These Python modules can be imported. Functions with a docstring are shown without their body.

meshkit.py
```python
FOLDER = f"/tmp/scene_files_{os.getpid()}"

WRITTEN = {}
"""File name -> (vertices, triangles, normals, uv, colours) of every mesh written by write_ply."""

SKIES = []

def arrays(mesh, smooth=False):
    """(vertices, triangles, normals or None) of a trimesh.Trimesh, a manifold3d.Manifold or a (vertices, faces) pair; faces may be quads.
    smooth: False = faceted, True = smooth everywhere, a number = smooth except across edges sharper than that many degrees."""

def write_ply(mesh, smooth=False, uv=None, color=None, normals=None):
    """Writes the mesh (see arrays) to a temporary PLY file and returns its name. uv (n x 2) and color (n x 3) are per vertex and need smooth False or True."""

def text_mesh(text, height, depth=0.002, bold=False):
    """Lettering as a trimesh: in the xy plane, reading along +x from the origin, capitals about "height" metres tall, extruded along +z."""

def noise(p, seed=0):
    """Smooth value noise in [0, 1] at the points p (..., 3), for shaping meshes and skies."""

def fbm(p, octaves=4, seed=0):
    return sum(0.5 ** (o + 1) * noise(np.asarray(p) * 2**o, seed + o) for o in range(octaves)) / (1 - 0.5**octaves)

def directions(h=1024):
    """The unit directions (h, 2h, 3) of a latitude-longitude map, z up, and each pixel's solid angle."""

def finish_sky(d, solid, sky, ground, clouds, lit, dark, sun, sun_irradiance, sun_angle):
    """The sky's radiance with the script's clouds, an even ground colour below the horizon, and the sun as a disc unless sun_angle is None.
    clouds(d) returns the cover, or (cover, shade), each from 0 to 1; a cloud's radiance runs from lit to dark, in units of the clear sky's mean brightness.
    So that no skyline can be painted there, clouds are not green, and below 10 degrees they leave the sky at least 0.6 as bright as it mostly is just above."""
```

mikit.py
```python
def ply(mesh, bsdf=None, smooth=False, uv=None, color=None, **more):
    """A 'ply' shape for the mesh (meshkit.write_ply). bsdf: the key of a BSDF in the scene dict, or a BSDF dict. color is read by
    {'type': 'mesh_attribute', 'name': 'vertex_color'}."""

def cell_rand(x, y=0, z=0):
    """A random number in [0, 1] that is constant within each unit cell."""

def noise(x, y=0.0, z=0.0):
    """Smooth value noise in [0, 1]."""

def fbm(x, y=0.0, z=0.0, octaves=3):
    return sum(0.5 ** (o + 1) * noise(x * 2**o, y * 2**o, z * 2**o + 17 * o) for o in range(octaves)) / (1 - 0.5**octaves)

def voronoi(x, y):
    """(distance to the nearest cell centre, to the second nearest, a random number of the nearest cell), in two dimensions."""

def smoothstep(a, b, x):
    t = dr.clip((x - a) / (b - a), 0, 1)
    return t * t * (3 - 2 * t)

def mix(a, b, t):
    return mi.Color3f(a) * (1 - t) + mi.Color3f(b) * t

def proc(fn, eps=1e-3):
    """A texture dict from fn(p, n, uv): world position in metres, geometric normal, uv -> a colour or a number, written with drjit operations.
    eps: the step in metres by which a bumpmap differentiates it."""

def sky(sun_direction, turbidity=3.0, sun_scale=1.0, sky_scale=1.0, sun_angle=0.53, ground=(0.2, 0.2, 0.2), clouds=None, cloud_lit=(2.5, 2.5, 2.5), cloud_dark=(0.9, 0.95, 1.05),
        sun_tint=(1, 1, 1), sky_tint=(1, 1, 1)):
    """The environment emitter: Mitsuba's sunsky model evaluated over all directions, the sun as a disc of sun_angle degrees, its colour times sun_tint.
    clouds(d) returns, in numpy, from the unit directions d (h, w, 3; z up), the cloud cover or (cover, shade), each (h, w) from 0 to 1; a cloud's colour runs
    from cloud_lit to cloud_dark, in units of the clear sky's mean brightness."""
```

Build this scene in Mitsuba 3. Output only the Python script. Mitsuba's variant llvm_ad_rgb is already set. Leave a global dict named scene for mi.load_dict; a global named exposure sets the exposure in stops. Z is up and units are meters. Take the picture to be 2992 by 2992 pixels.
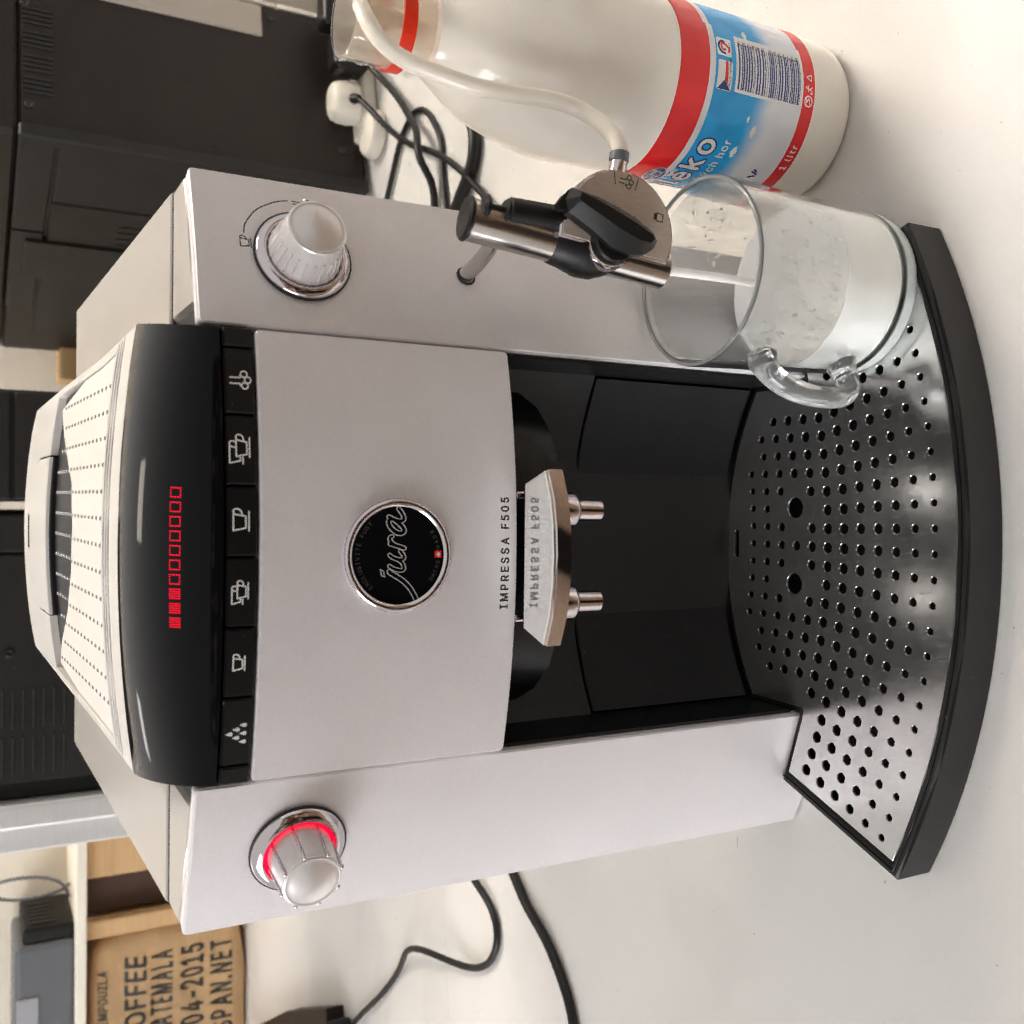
import math, random, shapely
import numpy as np, trimesh, manifold3d
import drjit as dr, mitsuba as mi
import mikit, meshkit
from mikit import proc, noise, fbm, smoothstep, mix, cell_rand
from shapely.geometry import Polygon, LineString, Point, box as sbox, MultiPolygon
from shapely.ops import unary_union
from shapely import affinity
from scipy.interpolate import CubicSpline

random.seed(4)
rng = np.random.default_rng(4)
PI = math.pi
T4 = mi.ScalarTransform4f
scene, labels = {}, {}
exposure = 0.46

# ------------------------------------------------------------------ camera (the phone was held sideways: world up is the picture's left)
EYE = np.array([0.02078, -0.37583, 0.3680])
UP = np.array([-0.010836153, 0.475258289, 0.87977960])       # picture's left
RT = np.array([0.999862008, 0.016228805, 0.003548370])       # picture's up
FW = np.array([-0.012591379, 0.879696643, -0.475368565])
cm = np.eye(4)
cm[:3, 0], cm[:3, 1], cm[:3, 2], cm[:3, 3] = UP, RT, FW, EYE
scene['camera'] = {'type': 'thinlens', 'fov': 54.16, 'fov_axis': 'x', 'to_world': T4(cm.tolist()), 'near_clip': 0.01, 'far_clip': 30.0,
                   'aperture_radius': 0.0011, 'focus_distance': 0.46}

# ------------------------------------------------------------------ light: a lit office, ceiling lamps and the room's soft light
scene['room_light'] = {'type': 'constant', 'radiance': {'type': 'rgb', 'value': [0.47, 0.452, 0.43]}}
def lamp(key, loc, aim, w, d, rad, label, category='lamp'):
    scene[key] = {'type': 'rectangle', 'to_world': T4().look_at(origin=loc, target=[a + b for a, b in zip(loc, aim)], up=[0, 1, .01] if abs(aim[2]) > .9 else [0, 0, 1]).scale([w / 2, d / 2, 1]),
                  'bsdf': {'type': 'diffuse', 'reflectance': {'type': 'rgb', 'value': [.7, .7, .7]}}, 'emitter': {'type': 'area', 'radiance': {'type': 'rgb', 'value': list(rad)}}}
    labels[key] = {'label': label, 'category': category}
lamp('ceiling_lamp', [.12, 2.25, 2.1], [0, 0, -1], .42, .42, (3.2, 2.9, 2.5), 'square ceiling lamp beyond the partition, straight behind the machine')
lamp('ceiling_lamp_001', [-1.35, 3.6, 2.1], [0, 0, -1], .42, .42, (3.0, 2.9, 2.7), 'square ceiling lamp far beyond the partition on the left')
lamp('ceiling_lamp_002', [1.70, .95, 2.1], [0, 0, -1], 1.1, 1.1, (16.5, 14.9, 12.8), 'square ceiling lamp above and behind the milk bottle')
lamp('window', [-2.4, -.7, 1.15], [1, .18, -.25], 1.5, 1.3, (6.2, 6.3, 6.6), 'bright daylit window at the far left of the room', 'window')

# ------------------------------------------------------------------ materials
def bs(key, d):
    scene['mat_' + key] = d
    return key
def two(d): return {'type': 'twosided', 'bsdf': d}
def rgb(*c): return {'type': 'rgb', 'value': list(c)}
def pr(base, rough=.5, metal=0., **k):
    return {'type': 'principled', 'base_color': base if isinstance(base, dict) else rgb(*base), 'roughness': rough if isinstance(rough, dict) else float(rough), 'metallic': float(metal), **k}
def lin(r, g, b):
    return tuple(((c / 255 + .055) / 1.055) ** 2.4 if c > 10 else c / 255 / 12.92 for c in (r, g, b))

bs('silver', two({'type': 'bumpmap', 'arbitrary': {'type': 'proc', **{k: v for k, v in proc(lambda p, n, uv: noise(p.x * 2600, p.y * 2600, p.z * 2600) * .5 + noise(p.x * 1300, p.y * 1300, p.z * 1300), eps=2e-4).items() if k != 'type'}}, 'scale': 0.00004,
   'nested': pr(proc(lambda p, n, uv: mi.Color3f(.75, .72, .727) * (.94 + .055 * fbm(p.x * 22, p.y * 22, p.z * 22) + .085 * (noise(p.x * 1900, p.y * 1900, p.z * 1900) - .2))), proc(lambda p, n, uv: .34 + .16 * fbm(p.x * 30, p.y * 30, p.z * 30)), .26, specular=.5)}))
bs('silver_top', two(pr(proc(lambda p, n, uv: mi.Color3f(.54, .50, .46) * (.97 + .06 * fbm(p.x * 18, p.y * 18, p.z * 18))), .30, .45)))
bs('lid_white', two(pr((.64, .610, .570), .26, .08)))
bs('dot_grey', two(pr((.20, .185, .17), .35)))
bs('plate_cream', two(pr(proc(lambda p, n, uv: mi.Color3f(.76, .712, .655) * (.97 + .05 * fbm(p.x * 40, p.y * 40, 0))), .30, .10)))
bs('chrome', two({'type': 'roughconductor', 'material': 'Cr', 'alpha': .02, 'specular_reflectance': rgb(1.0, .99, .97)}))
bs('chrome_soft', two({'type': 'roughconductor', 'material': 'Cr', 'alpha': .035, 'specular_reflectance': rgb(1.0, .98, .95)}))
bs('knob_silver', two(pr((.72, .69, .68), .27, .55)))
bs('steel', two(pr(proc(lambda p, n, uv: mi.Color3f(.62, .585, .555) * (.95 + .1 * noise(p.x * 90, p.y * 90, p.z * 900))), .20, 1.)))
def scratch(p):
    a = noise(p.x * 1500 + p.y * 260, p.y * 130 - p.x * 60, 3.)
    b = noise(p.x * 90 - p.y * 700, p.y * 160 + p.x * 900, 9.)
    return smoothstep(.72, .95, a) * .5 + smoothstep(.76, .97, b) * .5
bs('steel_smooth', two(pr((.95, .955, .935), .065, .88)))
bs('face_beige', two(pr(proc(lambda p, n, uv: mi.Color3f(.52, .435, .37) * (.93 + .14 * noise(p.x * 2000, p.y * 900, p.z * 300))), .30, .30)))
bs('tray_steel', two(pr(proc(lambda p, n, uv: mi.Color3f(.70, .69, .675) * (.86 + .22 * fbm(p.x * 60, p.y * 60, 0.) + .09 * scratch(p))),
   proc(lambda p, n, uv: .115 + .17 * fbm(p.x * 50, p.y * 50, 5.) + .14 * scratch(p)), .93)))
def blackp(base, rough, sc, **k):
    return two(pr(proc(lambda p, n, uv: mi.Color3f(*base) * (.8 + .45 * fbm(p.x * sc, p.y * sc, p.z * sc)) + .10 * smoothstep(.93, .99, noise(p.x * 900, p.y * 900, p.z * 900))), rough, 0., **k))
bs('black_matte', blackp((.0095, .0092, .0105), .48, 60, specular=.26))
bs('black_deep', two(pr((.009, .009, .009), .55)))
bs('black_satin', blackp((.0065, .0065, .007), .34, 60, specular=.30))
bs('black_rim', blackp((.0135, .0125, .012), .40, 60, specular=.33))
bs('black_rubber', blackp((.0060, .0056, .0056), .40, 120, specular=.33))
bs('gloss_black', two(pr((.005, .005, .006), .06, 0., specular=.12)))
bs('ink', two(pr((.012, .012, .012), .6)))
bs('ink_white', two(pr((.62, .62, .60), .5)))
bs('ink_grey', two(pr((.060, .058, .056), .4)))
bs('letter_silver', two(pr((.42, .41, .40), .35)))
bs('red_glow', {'type': 'diffuse', 'reflectance': rgb(.4, .01, .03)})
bs('red_flag', two(pr((.75, .02, .02), .45)))
bs('hose_plastic', two(pr((.80, .735, .63), .22, 0., specular=.45, clearcoat=.3, clearcoat_gloss=.9)))
bs('grey_rubber', two(pr((.10, .115, .125), .35)))
bs('table_white', two(pr(proc(lambda p, n, uv: mi.Color3f(.635, .612, .582) * (.965 + .045 * fbm(p.x * 7, p.y * 7, 1.) + .02 * noise(p.x * 700, p.y * 700, 0.)) * (1 - .40 * smoothstep(.980, .995, noise(p.x * 210, p.y * 210, 4.))) * (1 - .05 * smoothstep(.55, .75, fbm(p.x * 9, p.y * 14, 6.)))), proc(lambda p, n, uv: .26 + .2 * fbm(p.x * 12, p.y * 12, 2.)), 0., specular=.4)))
bs('wall_cream', two({'type': 'diffuse', 'reflectance': proc(lambda p, n, uv: mi.Color3f(.84, .76, .64) * (.95 + .08 * fbm(p.x * 5, p.y * 5, p.z * 5)))}))
bs('floor_wood', {'type': 'diffuse', 'reflectance': proc(lambda p, n, uv: mix((.20, .13, .085), (.46, .35, .25), fbm(p.x * 3, p.y * 22, 1.)) * (1 - .8 * smoothstep(.93, .97, dr.abs((p.x * 6.) - dr.floor(p.x * 6.) - .5) * 2.)))})
bs('shelf_white', two(pr((.80, .745, .64), .4)))
bs('box_dark', blackp((.0165, .0118, .0098), .46, 30, specular=.25))
bs('box_front', blackp((.0150, .0138, .0132), .46, 30, specular=.28))
bs('box_black', blackp((.0060, .0056, .0054), .5, 30, specular=.25))
bs('inset_grey', two(pr((.36, .32, .28), .45, .2)))
bs('alu', two(pr(proc(lambda p, n, uv: mi.Color3f(.76, .76, .76) * (.95 + .08 * noise(p.x * 30, p.y * 30, p.z * 900))), .34, .55)))
bs('plug_white', two(pr(proc(lambda p, n, uv: mi.Color3f(.73, .68, .59) * (.94 + .1 * fbm(p.x * 60, p.y * 60, p.z * 60))), .38)))
bs('burlap', two({'type': 'bumpmap', 'arbitrary': proc(lambda p, n, uv: dr.sin(p.x * 2600) * dr.sin(p.z * 2600), eps=4e-4), 'scale': .0003,
   'nested': pr(proc(lambda p, n, uv: mi.Color3f(.50, .32, .165) * (.8 + .3 * fbm(p.x * 20, p.z * 20, 2.) + .16 * noise(p.x * 900, p.z * 120, 0.) * noise(p.x * 90, p.z * 900, 7.))), .85)}))
bs('wood', two(pr(proc(lambda p, n, uv: mix((.50, .30, .13), (.66, .44, .23), fbm(p.x * 6, p.y * 20, p.z * 120))), .5)))
bs('wood_dark', two(pr((.06, .028, .013), .6)))
bs('phone_grey', two(pr((.10, .105, .115), .4)))
bs('phone_screen', two(pr((.32, .32, .34), .25)))
# milk and glass
bs('milk', two(pr((.95, .935, .915), .35, 0., specular=.35)))
bs('foam', two(pr((.93, .92, .91), .5)))
bs('glass_sheet', {'type': 'thindielectric', 'int_ior': 1.49, 'specular_transmittance': rgb(.965, .975, .965)})
bs('glass_solid', {'type': 'dielectric', 'int_ior': 1.47, 'specular_transmittance': rgb(.990, .999, .993)})
bs('glass_handle', pr((.97, .99, .98), .02, 0., spec_trans=.86, eta=1.45))
bs('mist', {'type': 'principledthin', 'base_color': rgb(.98, .98, .97), 'roughness': .03, 'spec_trans': .925, 'diff_trans': 1.0, 'eta': 1.2})
bs('glass_base', pr((.84, .90, .86), .10, 0., spec_trans=.30, eta=1.47))
bs('glass_edge', pr((.95, .985, .965), .05, 0., spec_trans=.80, eta=1.47))
bs('droplet', {'type': 'dielectric', 'int_ior': 1.22})
bs('pet_clear', {'type': 'thindielectric', 'int_ior': 1.55, 'specular_transmittance': rgb(.95, .945, .93)})
bs('pet_film', {'type': 'principledthin', 'base_color': rgb(.95, .89, .80), 'roughness': .12, 'spec_trans': .68, 'diff_trans': 1.0, 'eta': 1.5})
bs('milk_bottle', two({'type': 'bumpmap', 'arbitrary': proc(lambda p, n, uv: fbm(p.x * 60, p.y * 60, p.z * 26), eps=6e-4), 'scale': .0009, 'nested': pr(proc(lambda p, n, uv: mi.Color3f(.94, .885, .785) * (.975 + .05 * fbm(p.x * 22, p.y * 22, p.z * 22))), .09, 0., specular=.5)}))
bs('cap_ring_red', two(pr((.80, .035, .01), .35)))
bs('paper_white', two(pr((.80, .79, .78), .3)))
bs('print_navy', two(pr((.02, .03, .16), .4)))
bs('print_red', two(pr((.62, .015, .02), .35)))
bs('print_blue', two(pr((.03, .13, .48), .35)))

# ------------------------------------------------------------------ helpers
def add(key, mesh, bsdf, smooth=False, **more):
    k = key; i = 1
    while k in scene:
        k = f'{key}_{i:03d}'; i += 1
    scene[k] = mikit.ply(mesh, 'mat_' + bsdf, smooth=smooth, **more)
    return k
def tag(key, label=None, category=None, group=None, kind=None):
    labels[key] = {k: v for k, v in dict(label=label, category=category, group=group, kind=kind).items() if v}
def cat(*ms): return trimesh.util.concatenate([m for m in ms])
def bxm(x0, x1, y0, y1, z0, z1):
    m = trimesh.creation.box(extents=[x1 - x0, y1 - y0, z1 - z0]); m.apply_translation([(x0 + x1) / 2, (y0 + y1) / 2, (z0 + z1) / 2]); return m
def rbox(x0, x1, y0, y1, z0, z1, r, seg=4):
    """A box with rounded edges: the hull of eight small spheres."""
    s = trimesh.creation.icosphere(subdivisions=2, radius=r)
    pts = np.vstack([s.vertices + [x, y, z] for x in (x0 + r, x1 - r) for y in (y0 + r, y1 - r) for z in (z0 + r, z1 - r)])
    return trimesh.convex.convex_hull(pts)
def chbox(x0, x1, y0, y1, z0, z1, c):
    """A box with chamfered edges."""
    pts = []
    for sx in (0, 1):
        for sy in (0, 1):
            for sz in (0, 1):
                X, Y, Z = (x0, x1)[sx], (y0, y1)[sy], (z0, z1)[sz]
                a, b, d = (1, -1)[sx] * c, (1, -1)[sy] * c, (1, -1)[sz] * c
                pts += [[X, Y + b, Z + d], [X + a, Y, Z + d], [X + a, Y + b, Z]]
    return trimesh.convex.convex_hull(np.array(pts))
def lathe(prof, sections=72):
    """A closed or open profile [(r, z)...] turned about z."""
    p = np.array(prof, float); n = len(p); a = np.linspace(0, 2 * PI, sections, endpoint=False)
    v = np.stack([np.outer(np.cos(a), p[:, 0]), np.outer(np.sin(a), p[:, 0]), np.tile(p[:, 1], (sections, 1))], -1).reshape(-1, 3)
    f = []
    for i in range(sections):
        j = (i + 1) % sections
        for k in range(n - 1):
            A, B, Cc, D = i * n + k, j * n + k, j * n + k + 1, i * n + k + 1
            if p[k, 0] > 1e-9: f.append([A, B, Cc if p[k + 1, 0] > 1e-9 else D])
            if p[k + 1, 0] > 1e-9 : f.append([A, Cc, D])
    m = trimesh.Trimesh(v, np.array(f), process=True, merge_norm=True, merge_tex=True)
    m.merge_vertices(); m.update_faces(m.nondegenerate_faces())
    return m
def spline(pts, n):
    p = np.array(pts, float); t = np.r_[0, np.cumsum(np.linalg.norm(np.diff(p, axis=0), axis=1) ** .5)]
    return CubicSpline(t, p)(np.linspace(0, t[-1], n))
def tube(pts, r, sides=14, n=None, cap=True):
    p = spline(pts, n) if n else np.array(pts, float)
    r = np.broadcast_to(r, (len(p),))
    t = np.gradient(p, axis=0); t /= np.linalg.norm(t, axis=1, keepdims=True)
    u = np.cross(t[0], [0.3, .2, 1.]); u /= np.linalg.norm(u); us = []
    for k in range(len(p)):
        u = u - t[k] * np.dot(u, t[k]); u /= np.linalg.norm(u); us.append(u.copy())
    us = np.array(us); w = np.cross(t, us); a = np.arange(sides) * 2 * PI / sides
    v = (p[:, None] + r[:, None, None] * (np.cos(a)[None, :, None] * us[:, None] + np.sin(a)[None, :, None] * w[:, None])).reshape(-1, 3)
    f = []
    for i in range(len(p) - 1):
        for j in range(sides):
            A, B, Cc, D = i * sides + j, i * sides + (j + 1) % sides, (i + 1) * sides + (j + 1) % sides, (i + 1) * sides + j
            f += [[A, B, Cc], [A, Cc, D]]
    if cap:
        v = np.vstack([v, p[0], p[-1]]); a0, a1 = len(v) - 2, len(v) - 1
        for j in range(sides):
            f += [[a0, (j + 1) % sides, j], [a1, (len(p) - 1) * sides + j, (len(p) - 1) * sides + (j + 1) % sides]]
    return trimesh.Trimesh(v, np.array(f), process=False)
def basis(o, ex, ey, ez):
    m = np.eye(4); m[:3, 0], m[:3, 1], m[:3, 2], m[:3, 3] = ex, ey, ez, o; return m
def along(o, axis, hint=(0, 0, 1.)):
    """A matrix that sends z to the axis."""
    z = np.array(axis, float); z /= np.linalg.norm(z); x = np.cross(hint, z); x /= np.linalg.norm(x)
    return basis(o, x, np.cross(z, x), z)
def tri(poly):
    v, f = trimesh.creation.triangulate_polygon(poly, engine='earcut'); return np.array(v), np.array(f)
def polys(g): return [q for q in getattr(g, 'geoms', [g]) if q.area > 1e-12]
def plate(g, t, bev=0., edge=None):
    """A flat plate of outline g (xy) from z = 0 to t with a chamfered upper rim."""
    out = []
    for q in polys(g):
        q = q.buffer(0); parts = []
        ins = q.buffer(-bev, join_style='mitre') if bev else q
        for r in polys(ins):
            v, f = tri(r); parts.append((np.c_[v, np.full(len(v), t)], f))
        if bev:
            ring = q.difference(ins.buffer(1e-9))
            for r in polys(ring):
                v, f = tri(r); d = shapely.distance(q.boundary, shapely.points(v)); parts.append((np.c_[v, np.where(d < bev * .3, t - bev, t)], f))
        v, f = tri(q); parts.append((np.c_[v, np.zeros(len(v))], f[:, ::-1]))
        for ringc in [q.exterior, *q.interiors]:
            c = np.array(ringc.coords)[:-1]
            if (ringc.is_ccw) != (ringc is q.exterior or ringc == q.exterior): c = c[::-1]
            n = len(c); i = np.arange(n); j = (i + 1) % n
            parts.append((np.vstack([np.c_[c, np.zeros(n)], np.c_[c, np.full(n, t - bev)]]), np.vstack([np.c_[i, j, j + n], np.c_[i, j + n, i + n]])))
        m = trimesh.util.concatenate([trimesh.Trimesh(v, f, process=False) for v, f in parts])
        out.append(m)
    m = trimesh.util.concatenate(out)
    if edge:
        v, f = trimesh.remesh.subdivide_to_size(m.vertices, m.faces, edge, max_iter=12); m = trimesh.Trimesh(v, f, process=False)
    return m
def rrect(x0, x1, y0, y1, r, n=6): return sbox(x0 + r, y0 + r, x1 - r, y1 - r).buffer(r, quad_segs=n)
def stroke(pts, w, curve=0): 
    p = spline(pts, curve) if curve else pts
    return LineString(p).buffer(w / 2, quad_segs=3)
RF, YA = .3207, -.0323
def front(m, off=0.):
    """Bends a flat mesh (x = along the front's arc, y = height, z = outwards) round the machine's front."""
    v = np.array(m.vertices); th = v[:, 0] / RF; R = RF + off + v[:, 2]
    return trimesh.Trimesh(np.c_[R * np.sin(th), YA + RF - R * np.cos(th), v[:, 1]], m.faces, process=False)
def yF(x, off=0.): return YA + RF - math.sqrt((RF + off) ** 2 - x * x)
def sF(x): return RF * math.asin(x / RF)
def frontframe(x, z, off=0.):
    th = x / RF if False else math.asin(x / RF); n = np.array([math.sin(th), -math.cos(th), 0.])
    o = np.array([(RF + off) * n[0], YA + RF + (RF + off) * n[1], z]); ex = np.array([math.cos(th), math.sin(th), 0.])
    return basis(o, ex, [0, 0, 1.], n)
def tf(m, M4):
    m = m.copy(); m.apply_transform(M4); return m
def text(s, h, track=0., bold=False, depth=.00006, squeeze=1.):
    """A line of lettering centred on the origin, letter by letter with extra tracking."""
    ms, x = [], 0.
    for ch in s:
        if ch == ' ':
            x += h * .42 * squeeze + track; continue
        m = meshkit.text_mesh(ch, h, depth, bold); b = m.bounds; m.apply_translation([-b[0, 0], 0, 0]); m.apply_scale([squeeze, 1, 1]); m.apply_translation([x, 0, 0])
        x += (b[1, 0] - b[0, 0]) * squeeze + h * .16 + track; ms.append(m)
    m = trimesh.util.concatenate(ms); b = m.bounds; m.apply_translation([-(b[0, 0] + b[1, 0]) / 2, 0, 0]); return m
def boolean(a, b, op='-'):
    ma, mb = (manifold3d.Manifold(manifold3d.Mesh(np.array(m.vertices, np.float32), np.array(m.faces, np.uint32))) for m in (a, b))
    r = (ma - mb if op == '-' else ma + mb).to_mesh(); return trimesh.Trimesh(r.vert_properties[:, :3], r.tri_verts, process=False)
def extr(poly, z0, z1):
    m = trimesh.creation.extrude_polygon(poly, z1 - z0, engine='earcut'); m.apply_translation([0, 0, z0]); return m

# ------------------------------------------------------------------ setting: tables and wall
def seam_y(x): return .4595 + .108 * x
xs = (-1.3, 1.3)
add('table', extr(Polygon([(xs[0], -.205), (xs[1], -.205), (xs[1], seam_y(xs[1]) - .0006), (xs[0], seam_y(xs[0]) - .0006)]), -.025, 0.), 'table_white')
tag('table', 'white laminate table the coffee machine and milk bottle stand on', 'table')
add('table_001', extr(Polygon([(xs[0], seam_y(xs[0]) + .0006), (xs[1], seam_y(xs[1]) + .0006), (xs[1], 1.22), (xs[0], 1.22)]), -.0255, -.0004), 'table_white')
tag('table_001', 'white laminate rear table beyond the thin joint line', 'table')
add('floor', bxm(-4., 4., -4., 1.2, -.80, -.76), 'floor_wood'); tag('floor', 'brown wooden floor below the table', kind='structure')
add('wall', bxm(-1.6, 1.6, 1.25, 1.29, -.6, .70), 'wall_cream'); tag('wall', 'cream painted low partition wall behind the machines', 'wall', kind='structure')

# ------------------------------------------------------------------ the coffee machine
CM = 'coffee_machine'
tag(CM, 'silver and black bean-to-cup coffee machine with red lit display', 'coffee machine')
def part(name, mesh, b, smooth=False, label=None, kind=None, **k):
    key = add(f'{CM}__{name}', mesh, b, smooth, **k)
    if label or kind: tag(key, label, kind=kind)
    return key
def body_top(y): return .3003 + .009 * (y - .03) / .3
# rear body, hollowed for the cup niche
pts = [[sx * .1403, y, z] for sx in (-1, 1) for y, z in ((.0312, .002), (.0312, .2996), (.0318, .3003), (.324, body_top(.324) - .003), (.321, body_top(.321)), (.327, .002))]
pts = [[(abs(x) - c) * np.sign(x), y, z - (0 if c else .003)] for x, y, z in pts for c in ((0, .0025) if z > .29 else (0,))] + [[np.sign(x) * (abs(x) - .0025), y, z] for x, y, z in pts if z > .29]
body = trimesh.convex.convex_hull(np.array(pts))
NIX = .0793
arcR, arcY = .153, .0328 - .153                                  # the drawer's hollow front
def yD(x): return arcY + math.sqrt(arcR ** 2 - x * x)
nx = np.linspace(-NIX, NIX, 41)
niche = Polygon([(-NIX, -.3)] + [(x, yD(x) + .006) for x in nx] + [(NIX, -.3)])
body = boolean(body, extr(niche, -.1, .1812))
part('body', body, 'silver_top', 20)
# front frame (black core, silver shoulders beside the display)
ax_ = np.linspace(-.1392, .1392, 60)
core = Polygon([(x, yF(x, -.0058)) for x in ax_] + [(.1392, .0300), (-.1392, .0300)])
core_m = boolean(extr(core, .002, .2845), extr(niche.buffer(0), -.1, .1812))
part('front_frame', core_m, 'black_deep')
core_c = Polygon([(x, yF(x, -.0058)) for x in np.linspace(-.0862, .0862, 40)] + [(.0862, .0300), (-.0862, .0300)])
part('display_base', extr(core_c, .2846, .2992), 'black_deep')
for s in (-1, 1):
    a = np.linspace(.0866, .1396, 24) * s
    g = Polygon([(x, yF(x, -.0056)) for x in a] + [(a[-1], .0296), (a[0], .0296)])
    m = plate(g, .0150, .0026); m.apply_translation([0, 0, .2847])
    part('shoulder', m, 'silver_top', 25)
part('seam', bxm(-.1390, .1390, .0290, .0316, .003, .2993), 'black_deep')
# side panels and the centre panel, bent to the front's arc
for s in (-1, 1):
    s0, s1 = sorted((s * sF(.0806), s * sF(.1400)))
    part('side_panel', front(plate(rrect(s0, s1, .0012, .2998, .0022), .0052, .0006, .007), -.0052), 'silver', 40, label='silver front panel with a round knob')
sc = sF(.0783)
part('center_panel', front(plate(rrect(-sc, sc, .1816, .2813, .0016), .0070, .0006, .006), -.0037), 'silver', 40, label='curved silver front cover with round black badge')
PC = .0033
# badge
ring = lathe([(.0172, 0), (.0203, 0), (.0207, .0006), (.0205, .0015), (.0197, .0022), (.0186, .0021), (.0178, .0012)], 96)
BZ = .2313
FB = frontframe(0., BZ, PC + .0002)
bk = part('badge', tf(ring, FB), 'chrome', 50, label='round badge with chrome ring')
add(bk + '__badge_face', tf(lathe([(0, .0006), (.0178, .0006), (.0182, .0013)], 72), FB), 'gloss_black', 30)
MM = .001
strokes = [([(-6.4, 3.2), (-7.2, 2.2), (-8.6, -.2), (-10.6, -3.0), (-13.6, -5.6), (-17.6, -7.6)], 1.7), ([(-4.4, 3.1), (-6.0, -.4), (-5.7, -2.3), (-4.0, -2.1), (-2.2, -.2)], 1.35), ([(-.4, 3.1), (-2.1, -.8), (-1.6, -2.4), (-.2, -2.0), (.9, -1.0)], 1.35),
           ([(3.7, 3.0), (2.0, -2.5)], 1.5), ([(3.0, .6), (4.4, 2.6), (5.6, 3.1), (6.3, 2.2)], 1.4), ([(13.0, 2.7), (11.0, 3.5), (8.6, 1.8), (7.4, -.8), (8.2, -2.4), (10.4, -1.2), (12.4, 1.4)], 1.7), ([(13.4, 3.5), (11.9, -.6), (12.6, -2.3), (15.2, -1.2), (16.4, -.2)], 1.5)]
g = unary_union([stroke([(x * MM, y * MM) for x, y in p], w * MM, 24 if len(p) > 2 else 0) for p, w in strokes] + [Polygon([(-8.2 * MM, 5.0 * MM), (-6.2 * MM, 5.4 * MM), (-5.6 * MM, 6.6 * MM), (-7.8 * MM, 6.2 * MM)])])
g = affinity.translate(g, .6 * MM, .4 * MM)
m = plate(g.buffer(.00016).difference(g.buffer(-.00016)), .0004); m.apply_translation([0, 0, .0007])
add(bk + '__lettering', tf(m, FB), 'letter_silver')
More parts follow.
